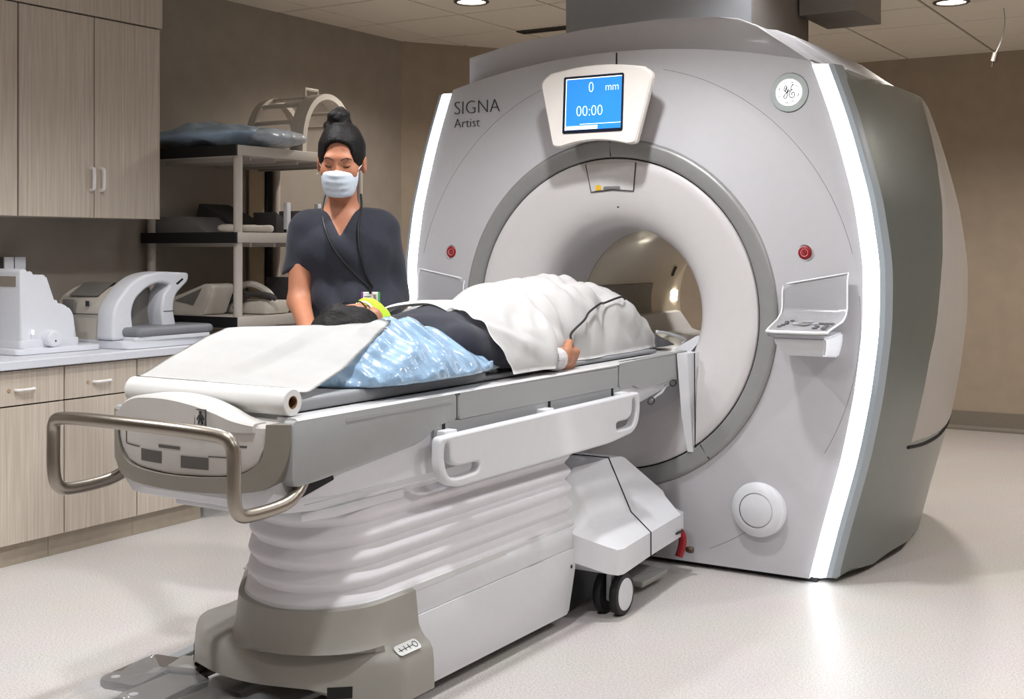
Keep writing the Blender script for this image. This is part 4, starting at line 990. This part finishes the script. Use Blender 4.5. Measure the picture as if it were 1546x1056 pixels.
# ---------- patient lying face up, feet towards the bore
HP = Matrix.Translation((-.01, -1.65, 1.022)) @ Matrix(((-1, 0, 0, 0), (0, 0, -1, 0), (0, -1, 0, 0), (0, 0, 0, 1))) @ Matrix.Rotation(.10, 4, 'Z') @ Matrix.Rotation(.22, 4, 'X')
patient = wempty('person', 'person lying on table in lime green mask under white sheet', 'person', (0, -.8, .884))
toP = mats_of(HP)
HAND = Matrix.Translation((.268, -.885, .905)) @ Matrix(((0, 0, 1, 0), (1, 0, 0, 0), (0, 1, 0, 0), (0, 0, 0, 1))) @ Matrix.Rotation(.35, 4, 'X') @ Matrix.Rotation(-.1, 4, 'Z') @ Matrix.Scale(1.08, 4)
def patient_fn(X):
    H = toP(X); d = head_fn(H)
    d = smin(d, cap(X, (-.005, -1.54, 1.0), (0, -1.42, .985), .052, .056), .03)
    t = smin(ell(X, (0, -1.18, .985), (.175, .25, .105)), ell(X, (0, -.92, .98), (.165, .2, .095)), .08)
    t = smin(t, cap(X, (-.16, -1.36, .98), (.16, -1.36, .98), .062), .07)
    d = smin(d, t, .05)
    for s in (-1, 1):
        d = smin(d, cap(X, (s*.185, -1.35, .972), (s*.235, -1.10, .945), .05, .042), .04)
        d = smin(d, cap(X, (s*.235, -1.10, .945), (s*.255, -.88, .917), .041, .027), .02)
        d = smin(d, cap(X, (s*.09, -.88, .975), (s*.1, -.47, 1.08), .085, .062), .05)
        d = smin(d, cap(X, (s*.1, -.47, 1.08), (s*.09, -.06, .945), .058, .042), .03)
        d = smin(d, cap(X, (s*.09, -.05, .93), (s*.1, -.01, .98), .034, .028), .03)
    d = smin(d, hand_fn(X, HAND, 1.2), .012)
    HL = Matrix.Translation((-.252, -.87, .917)) @ Matrix.Rotation(1.6, 4, 'Z') @ Matrix.Scale(-1, 4, (0, 1, 0))
    d = smin(d, hand_fn(X, HL, .35), .012)
    return d
sobj('body', patient_fn, (-.33, -1.86, .85), (.33, .05, 1.2), .0085, m_skin2, patient, 1)
sobj('hand_detail', lambda X: smax(hand_fn(X, HAND, 1.2)-.0004, -(X[1]+.925), .005), (.15, -.96, .85), (.36, -.70, 1.0), .0042, m_skin2, patient, 1)
def shirt_fn(X):
    t = smin(ell(X, (0, -1.18, .985), (.186, .26, .117)), ell(X, (0, -.92, .98), (.175, .2, .105)), .08)
    t = smin(t, cap(X, (-.165, -1.36, .98), (.165, -1.36, .98), .073), .07)
    for s in (-1, 1):
        t = smin(t, cap(X, (s*.19, -1.35, .972), (s*.232, -1.10, .945), .064, .054), .04)
    t = smax(t, -cap(X, (0, -1.56, 1.06), (0, -1.47, 1.04), .062), .015)
    return t+wob(X, 42, .006, .5)
sobj('dark_shirt', shirt_fn, (-.34, -1.5, .86), (.34, -.95, 1.14), .0085, m_navy, patient)
def phair(X):
    H = toP(X); d = hair_fn(H, .02)
    d = smin(d, ell(H, (.02, .05, .1), (.085, .075, .07)), .05); d = smin(d, ell(H, (-.06, .04, .05), (.05, .06, .07)), .04)
    d = smax(d, -ell(H, (0, -.125, -.012), (.076, .092, .128)), .012)
    return d+wob(X, 70, .004, 2)+wob(X, 160, .0022, 1)
sobj('hair', phair, (-.2, -1.88, .88), (.2, -1.5, 1.2), .006, m_hair, patient, 1)
m_lime = mat('lime green mask', (172, 206, 40), .75, var=.03, bump=.2)
mk = sobj('face_mask', lambda X: mask_fn(toP(X), .0065), (-.14, -1.75, .95), (.14, -1.45, 1.24), .0045, m_lime, patient, 1)
pts = [HP @ Vector(p) for p in ((-.061, -.05, -.028), (-.03, -.094, -.02), (0, -.106, -.016), (.03, -.094, -.02), (.061, -.05, -.028))]
obj('mask_edge', tb(smooth_path(pts, 4), .0035, 6), mat('mask white edge', (236, 238, 232), .7), mk)
for s in (-1, 1): obj('ear_loop', tb(smooth_path([HP @ Vector(p) for p in ((s*.064, -.03, -.028), (s*.078, -.01, -.01), (s*.088, .02, .0))], 4), .0018, 6), m_sheet, mk)
face_lines(patient, HP, m_hair, m_hair)
m_cuff = mat('gown cuff print', (206, 204, 208), .8, var=.3, scale=160)
obj('gown_cuff', lt([(.034, -.035), (.037, -.015), (.037, .015), (.031, .025)], 'x', (0, 0, 0), 16), m_cuff, patient).data.transform(HAND @ Matrix.Translation((-.045, 0, 0)))
# ---------- pillow in plastic under the head
pw = wempty('pillow', 'blue pillow in clear plastic under the patient\'s head', 'pillow', (.03, -1.65, .905))
def pil(X):
    r = (np.abs((X[0]-.03)/.285)**3.4+np.abs((X[1]+1.63)/.375)**3.4)**(1/3.4)
    T = np.interp(X[1], [-2.0, -1.86, -1.72, -1.6, -1.45, -1.35, -1.26], [.05, .125, .158, .15, .11, .075, .03])
    top = .906+T*np.maximum(1-r**2.4, 0)**.5*(1+.25*np.exp(-((X[0]-.16)/.07)**2))
    top = top-.075*np.exp(-((X[0]+.02)/.11)**2-((X[1]+1.68)/.17)**2)
    w_ = .008*np.sin(X[1]*48+X[0]*30+2.5*np.sin(X[2]*26+X[1]*9))*np.clip((X[0]-.08)*9, 0, 1)+wob(X, 34, .004, 1)+.0035*np.sin(X[1]*120+X[2]*70)*np.clip((X[0]-.1)*9, 0, 1)
    d = np.where(r < 1, (X[2]-top)*.6, np.maximum((X[2]-.93)*.6, (r-1)*.28))+w_*.6
    return smax(d, .9055-X[2], .012)
m_pil = mat('blue pillow under plastic', (140, 172, 202), .3, var=.16, scale=22, bump=.6, bscale=75, coat=1)
sobj('pillow_body', pil, (-.3, -2.08, .895), (.34, -1.22, 1.09), .0085, m_pil, pw, 1)
def push_out(rows, fns, clear, it=6, step=.004):
    P = np.array(rows, float); sh_ = P.shape; P = P.reshape(-1, 3).copy()
    f = lambda Q: np.minimum.reduce([fn([Q[:, 0], Q[:, 1], Q[:, 2]]) for fn in fns])
    for _ in range(it):
        d = f(P); m = d < clear
        if not m.any(): break
        Q = P[m]; g = np.stack([(f(Q+e)-f(Q-e)) for e in np.eye(3)*step], 1); n_ = np.linalg.norm(g, axis=1)[:, None]; g = g/np.maximum(n_, 1e-6)
        P[m] += g*np.clip(clear-d[m], 0, .02)[:, None]
    R_ = P.reshape(sh_)
    for _ in range(2):
        R_[1:-1, 1:-1] = .5*R_[1:-1, 1:-1]+.125*(R_[:-2, 1:-1]+R_[2:, 1:-1]+R_[1:-1, :-2]+R_[1:-1, 2:])
    return [[tuple(p) for p in r] for r in R_]
NX, NY = 40, 44; rows = []
for j in range(NY+1):
    t = j/NY; row = []
    for i in range(NX+1):
        s = i/NX; x = -.275+.53*s - .07*s*t**1.5
        y = -2.262+interp(s, [0, .3, .6, .8, 1], [.42, .43, .47, .52, .53])*t
        zn = interp(t, [0, .06, .2, .5, .8, 1], [.9385, .925, .917, .962, 1.03, 1.072]); zf = interp(t, [0, .06, .3, .6, .8, 1], [.9385, .945, .985, 1.03, 1.055, 1.05])
        z = zf*(1-s)+zn*s+.016*math.sin(PI*s)*math.sin(PI*t)
        z += .010*math.exp(-((s-.42-.25*t)/.035)**2)*math.sin(PI*min(1, t*1.1))-.012*math.exp(-((s-.52-.22*t)/.06)**2)*math.sin(PI*t)
        z += .007*noise.noise(Vector((x*7, y*7, 1)))*math.sin(PI*t)**.5
        row.append((x, y, z))
    rows.append(row)
rows = push_out(rows, [pil], .005, 10)
bm = NB(); loft(bm, rows, False, False); bmesh.ops.solidify(bm, geom=list(bm.faces), thickness=.0008); obj('paper_sheet', bm, m_paper, rl, 180)
# loose clear bag end
rows = []
for j in range(17):
    v = j/16; row = []
    for i in range(25):
        a = -.9+3.0*i/24; r_ = .075-.03*v+.012*noise.noise(Vector((i*.6, j*.5, 4)))
        row.append((.175+(.075-.02*v)*math.cos(a)+.01*v, -1.36+.12*v+.015*math.sin(i*1.3), .945-.03*v+r_*math.sin(a)*.8))
    rows.append(row)
bm = NB(); loft(bm, rows, False, False)
m_bag = mat('clear plastic bag', (225, 232, 240), .1, alpha=.5, var=.02, spec=.9)
obj('bag_end', bm, m_bag, pw, 180)
# ---------- white sheet over the patient
def sheet_pt(y, a):
    """a runs 0 (near edge) .. pi (far edge)"""
    H = interp(y, [-1.34, -1.25, -1.12, -1.0, -.85, -.7, -.55, -.4, -.27, -.12, -.02, .05, .11], [1.088, 1.094, 1.102, 1.122, 1.152, 1.174, 1.186, 1.178, 1.142, 1.075, 1.02, .965, .92])
    wn = interp(y, [-1.34, -1.2, -1.1, -.98, -.92, -.86, -.74, -.64, -.42, -.2, 0, .11], [.30, .30, .298, .295, .285, .235, .225, .245, .235, .225, .2, .15])
    wf = interp(y, [-1.34, -.9, -.3, .11], [.29, .29, .25, .16])
    zb = .8865; w = wn if a < PI/2 else wf
    ex = interp(y, [-1.3, -1.0, -.5, -.2, .1], [.8, .95, 1.05, .8, .7])
    cx = math.copysign(abs(math.cos(a))**.95, math.cos(a))
    x = w*cx; z = zb+(H-zb)*abs(math.sin(a))**ex
    nx, nz = math.cos(a), math.sin(a)
    k = math.sin(a)**.6 if math.sin(a) > 0 else 0
    d = 0
    if a < PI/2+.5:
        q = a/PI
        # draped folds running from the belly towards the near edge
        d += .016*math.exp(-((y+1.02-.28*q)/.035)**2)-.014*math.exp(-((y+.94-.30*q)/.04)**2)+.015*math.exp(-((y+.84-.18*q)/.03)**2)-.012*math.exp(-((y+.77-.14*q)/.03)**2)
        d += -.034*math.exp(-((y+.47-.22*q)/.05)**2)*math.exp(-((q-.25)/.22)**2)+.04*math.exp(-((y+.2)/.12)**2)*math.exp(-((q-.24)/.12)**2)
        d += .012*math.exp(-((y+.95)/.1)**2)*math.exp(-((q-.07)/.09)**2)
    n1 = noise.noise(Vector((y*7+.6*math.cos(a), a*1.1, 2))); n2 = noise.noise(Vector((y*15-a*1.5, a*2.2, 7)))
    d += .034*(abs(n1)-.2)*k+.013*n2*k
    if a < PI/2: d += .022*noise.noise(Vector((y*9+a*2.4, a*2.0, 11)))*k+.012*(abs(noise.noise(Vector((y*13-a*3.2, a*1.2, 21))))-.2)*k
    x += nx*d; z += nz*d
    return (x, y, max(z, .8855 if abs(x) < .3 else .872))
NU, NV = 150, 72; rows = []
for j in range(NU+1):
    t = j/NU; row = []
    for i in range(NV+1):
        q = i/NV; a = PI*q
        y0 = interp(q, [0, .06, .15, .3, .42, .55, .75, 1], [-1.25, -1.295, -1.31, -1.30, -1.27, -1.24, -1.23, -1.2])+.008*math.sin(q*23)
        y1 = .09-.05*(1-math.sin(a))
        y = y0+(y1-y0)*t
        p = sheet_pt(y, a)
        if t < .03: p = (p[0]*(1-.0), p[1], p[2])
        row.append(p)
    rows.append(row)
def body_nohand(X):
    d = np.minimum(patient_fn(X), shirt_fn(X)); d = np.where((X[1] > -.93) & (np.abs(X[0]) > .2), .1, d)
    return np.where((np.abs(X[0]) > .33), .1, d)
rows = push_out(rows, [body_nohand], .009, 8)
bm = NB(); loft(bm, rows, False, False); bmesh.ops.solidify(bm, geom=list(bm.faces), thickness=-.003)
o = obj('bed_sheet', bm, m_sheet, None, 180); tag(o, 'white cotton sheet draped over the lying patient\'s body', 'sheet')
# turned-back hem at the far shoulder
hem = smooth_path([(-.23, -1.275, 1.05), (-.2, -1.235, 1.082), (-.1, -1.245, 1.10), (0, -1.255, 1.105), (.08, -1.275, 1.085)], 6)
rings = [[p+Vector((0, .03*math.cos(b_), .009*math.sin(b_))) for b_ in [2*PI*k/10 for k in range(10)]] for p in hem]
obj('folded_hem', lofted(rings), m_sheet, o, 60)
# call-bulb cable looping from the fist
cb = obj('call_cable', tb(smooth_path([(.262, -.815, .90), (.268, -.812, .95)]+[tuple(Vector(sheet_pt(y, a))+Vector((.02, -.004, .016))*k_) for y, a, k_ in ((-.75, .30, 1), (-.68, .44, 1), (-.60, .56, 1), (-.51, .64, 1), (-.41, .70, 1), (-.32, .72, .9), (-.27, .72, .4))], 6), .0042, 8), m_black, None); tag(cb, 'thin dark call-bulb cable arching from the patient\'s fist over the sheet', 'cable')
# white positioning straps by the feet
stp = wempty('foot_cushion', 'grey cushion with white strap beyond the patient\'s feet in the bore', 'cushion', (0, .26, .8675))
obj('cushion_body', pr([(.13, .869), (.13, .93), (.32, .875), (.32, .869)], 'x', -.12, .14, .004), m_foam, stp)
obj('strap', tb(smooth_path([(.15, .12, .94), (.17, .24, .92), (.18, .34, .895), (.16, .36, .875)], 4), .006, 6), m_white, stp)
# ================================================================ staff member standing behind the table
WX, WY, WA = -.585, -1.02, .60
woman = empty('person', 'person in navy scrubs and white face mask standing beside the table', 'person', (WX, WY, 0), WA)
HW = Matrix.Translation((.0, -.045, 1.603)) @ Matrix.Rotation(-.07, 4, 'Z') @ Matrix.Rotation(.26, 4, 'X') @ Matrix.Rotation(.04, 4, 'Y')
toW = mats_of(HW)
HR = Matrix.Translation((-.07, -.355, .965)) @ Matrix.Rotation(-1.35, 4, 'Z') @ Matrix.Rotation(.22, 4, 'Y')
HLm = Matrix.Translation((.215, .0, .85)) @ Matrix(((0, 0, 1, 0), (0, 1, 0, 0), (-1, 0, 0, 0), (0, 0, 0, 1))) @ Matrix.Scale(-1, 4, (0, 1, 0))
def woman_fn(X):
    d = head_fn(toW(X))
    d = smin(d, cap(X, (0, -.01, 1.54), (0, .015, 1.42), .05, .056), .03)
    t = smin(cap(X, (-.05, .005, 1.30), (.07, .005, 1.30), .1), ell(X, (.04, .01, 1.08), (.125, .095, .22)), .08)
    t = smin(t, cap(X, (-.12, .012, 1.375), (.13, .012, 1.375), .046), .06)
    t = smin(t, cap(X, (-.04, .02, .90), (.12, .02, .90), .1), .08)
    d = smin(d, t, .05)
    d = smin(d, cap(X, (-.145, .0, 1.355), (-.15, -.06, 1.09), .05, .041), .04); d = smin(d, cap(X, (-.15, -.06, 1.09), (-.075, -.34, .97), .04, .027), .025)
    d = smin(d, cap(X, (.16, .02, 1.355), (.2, .05, 1.10), .046, .039), .04); d = smin(d, cap(X, (.2, .05, 1.10), (.215, .005, .865), .038, .026), .025)
    for s in (-1, 1):
        d = smin(d, cap(X, (.03+s*.085, .02, .86), (.02+s*.095, .01, .48), .085, .058), .05); d = smin(d, cap(X, (s*.095, .01, .48), (s*.1, .03, .1), .056, .04), .03)
        d = smin(d, cap(X, (s*.1, .03, .05), (s*.105, -.12, .04), .04, .034), .03)
    d = smin(d, hand_fn(X, HR, .3), .012); d = smin(d, hand_fn(X, HLm, .3), .012)
    return d
sobj('body', woman_fn, (-.3, -.56, -.0), (.32, .2, 1.76), .0095, m_skin, woman, 1)
sobj('face_detail', lambda X: smax(head_fn(toW(X))-.0005, 1.47-X[2], .004), (-.12, -.2, 1.45), (.12, .12, 1.74), .0042, m_skin, woman, 1)
def top_fn(X):
    t = smin(cap(X, (-.055, .005, 1.29), (.075, .005, 1.29), .113), ell(X, (.045, .008, 1.08), (.15, .118, .3)), .09)
    t = smin(t, cap(X, (-.12, .012, 1.372), (.13, .012, 1.372), .056), .06)
    t = smin(t, rbox(X, (.05, .01, .95), (.16, .125, .2), .1), .08)
    for s, ax_, bx_, az, bz, ez, sl in ((-1, (-.14, .0, 1.352), (-.158, -.022, 1.18), .058, .062, 1.205, .3), (1, (.155, .015, 1.352), (.185, .045, 1.1), .056, .056, 1.085, .0)):
        q = cap(X, ax_, bx_, az, bz); q = smax(q, ez-sl*(np.abs(X[0])-.15)-X[2], .012)
        t = smin(t, q, .03)
    # V neck
    v = np.maximum(np.abs(X[0])-np.clip((X[2]-1.325)*.52, -.01, .075), X[1]-.02)
    t = smax(t, -smax(v, 1.325-X[2], .004), .006)
    t = smax(t, -cap(X, (0, .02, 1.42), (0, .0, 1.6), .07, .075), .008)
    f = .007*np.sin(X[0]*38+5*np.sin(X[2]*9)+X[2]*16)*np.clip((1.36-X[2])*5, 0, 1)+.007*np.sin(X[2]*30+X[0]*25+2*np.sin(X[0]*20))*np.clip((1.25-X[2])*4, 0, 1)
    return t+f
top = sobj('scrub_top', top_fn, (-.36, -.2, .74), (.36, .19, 1.5), .0065, m_navy, woman, 1)
def trousers(X):
    d = cap(X, (-.08, .02, .87), (.08, .02, .87), .115)
    for s in (-1, 1): d = smin(d, cap(X, (s*.09, .02, .82), (s*.1, .02, .1), .1, .075), .04)
    return smax(d, .07-X[2], .01)+wob(X, 20, .004)
sobj('scrub_trousers', trousers, (-.26, -.16, .05), (.26, .18, .99), .014, m_navy, woman)
for s in (-1, 1):
    sobj('shoe', lambda X: smax(smin(cap(X, (s*.1, .05, .045), (s*.107, -.14, .036), .048, .042), cap(X, (s*.1, .03, .06), (s*.1, .03, .09), .046), .03), .002-X[2], .004), (s*.1-.09, -.21, -.004), (s*.1+.09, .13, .15), .011, m_black, woman)
def whair(X):
    H = toW(X); d = hair_fn(H, .011)
    d = smax(d, -.075-H[2], .02)
    b = ell(H, (-.012, .035, .158), (.043, .043, .036))+wob(X, 95, .007, 3)+wob(X, 210, .003, 1)
    d = smin(d, b, .014); d = smin(d, ell(H, (-.05, .03, .128), (.02, .022, .016))+wob(X, 120, .003), .012)
    return d+wob(X, 130, .0016, 2)
sobj('hair', whair, (-.14, -.2, 1.45), (.14, .16, 1.84), .0045, m_hair, woman, 1)
m_mask = mat('pale blue mask', (206, 216, 228), .75, var=.02, bump=.15)
mkw = sobj('face_mask', lambda X: mask_fn(toW(X), .009), (-.12, -.24, 1.42), (.12, .02, 1.62), .004, m_mask, woman, 1)
for s in (-1, 1): obj('ear_loop', tb(smooth_path([HW @ Vector(p) for p in ((s*.066, -.03, -.022), (s*.078, -.005, -.008), (s*.085, .025, .005))], 4), .0015, 6), m_sheet, mkw)
face_lines(woman, HW, mat('dark brown brow', (58, 38, 30), .7), m_hair)
obj('earring', lt([(.0005, -.003), (.003, 0), (.0005, .003)], 'z', tuple(HW @ Vector((-.088, .0, -.052))), 8), m_glow if 0 else m_chrome, woman)
# lanyard and badge laid on the cloth
def fy(x, z, o=.005):
    ys = np.linspace(-.22, .05, 270); X = [np.full(270, x), ys, np.full(270, z)]
    d = np.minimum(top_fn(X), woman_fn(X)); k = np.argmax(d < 0); return float(ys[k])-o if d.min() < 0 else -.02
BXX, BZZ = .112, 1.098
for s in (-1, 1):
    xs_ = [s*.066, s*.072, s*.06+.006, s*.045+.028, s*.022+.07, BXX+s*.006]; zs_ = [1.485, 1.43, 1.36, 1.28, 1.2, 1.145]
    pts = []
    for i, (x, z) in enumerate(zip(xs_, zs_)):
        pts.append((x, .03 if i == 0 else fy(x, z), z))
    obj('lanyard', tb(smooth_path(pts, 5), .0045, 6), m_black, woman)
yb2 = fy(BXX, BZZ, .012)
bd = obj('id_badge', bx((BXX-.034, yb2-.001, BZZ-.042), (BXX+.034, yb2+.0015, BZZ+.03), .001, 1), mat('badge white', (236, 236, 234), .35), woman)
def bp(x0, z0, x1, z1, m, name): return obj(name, bx((BXX+x0, yb2-.0018, BZZ+z0), (BXX+x1, yb2-.0009, BZZ+z1)), m, bd, 0)
bp(-.034, -.042, -.026, .03, mat('badge purple', (120, 60, 130), .4), 'badge_band'); bp(.027, -.042, .034, .03, mat('badge green', (70, 160, 90), .4), 'badge_band')
bp(.005, -.006, .025, .024, mat('badge photo ground', (214, 206, 196), .5), 'badge_photo'); bp(.01, .004, .02, .02, m_skin, 'badge_photo'); bp(.007, -.006, .023, .004, mat('badge photo shirt', (190, 170, 140), .5), 'badge_photo')
for z, w_ in ((.012, .024), (.0, .02), (-.008, .026), (-.016, .03)): bp(-.022, z, -.022+w_, z+.0025, m_letter, 'badge_lines')
obj('badge_clip', tb([(BXX, yb2-.003, BZZ+.048), (BXX, yb2-.003, BZZ+.024)], .005, 8), m_black, woman)
# ================================================================ ceiling duct above the scanner, hanging sensor, vent
m_duct = mat('duct grey paint', (168, 171, 176), .55, var=.02)
m_duct2 = mat('duct side grey', (140, 135, 130), .55, var=.02)
d = empty('ceiling_duct', 'grey boxed quench duct rising from scanner top to ceiling', 'duct', (0, .42, 2.2))
def loc(bm, off): bmesh.ops.translate(bm, verts=list(bm.verts), vec=(-off[0], -off[1], -off[2])); return bm
D0 = (0, .42, 2.2)
obj('duct_panel', loc(bx((-.45, .42, 2.2), (.445, .432, CEIL)), D0), m_duct, d, 0)
obj('duct_side', loc(bx((.438, .436, 2.2), (.45, 1.145, CEIL)), D0), m_duct2, d, 0)
obj('duct_side', loc(bx((-.45, .436, 2.2), (-.438, 1.145, CEIL)), D0), m_duct2, d, 0)
obj('duct_back', loc(bx((-.45, 1.15, 2.2), (.45, 1.16, CEIL)), D0), m_duct2, d, 0)
obj('duct_core', loc(bx((-.43, .44, 2.2), (.436, 1.148, CEIL-.002)), D0), m_dark, d, 0)
bk = obj('ceiling_box', bx((.46, 1.0, 2.36), (.72, 1.42, CEIL)), m_duct2, None, 0); tag(bk, 'small grey box under ceiling beside the duct', 'box')
v = empty('ceiling_vent', 'dark slot vent in ceiling left of the duct', 'vent', (-1.45, 2.16, CEIL))
obj('slot', bx((-.3, -.035, -.004), (.25, .035, .0)), m_dark, v, 0); obj('slot_frame', tb([(-.31, -.045, -.004), (.26, -.045, -.004), (.26, .045, -.004), (-.31, .045, -.004)], .006, 6, True), m_tbar, v)
h = empty('hanging_sensor', 'small metal sensor hanging on thin cable from ceiling at right', 'sensor', (1.0, 2.95, CEIL))
obj('cable', tb(smooth_path([(0, 0, 0), (.005, 0, -.08), (-.015, .01, -.18), (-.045, .01, -.25)], 5), .003, 6), m_grey, h)
obj('sensor_body', tb([(-.045, .01, -.25), (-.06, .01, -.30)], .016, 10), mat('dull steel', (120, 112, 100), .4, metal=.6), h)
obj('sensor_tip', tb([(-.06, .01, -.30), (-.066, .01, -.33)], .005, 8), m_dark, h)

for o in bpy.data.objects:
    if '_w' in o: del o['_w']
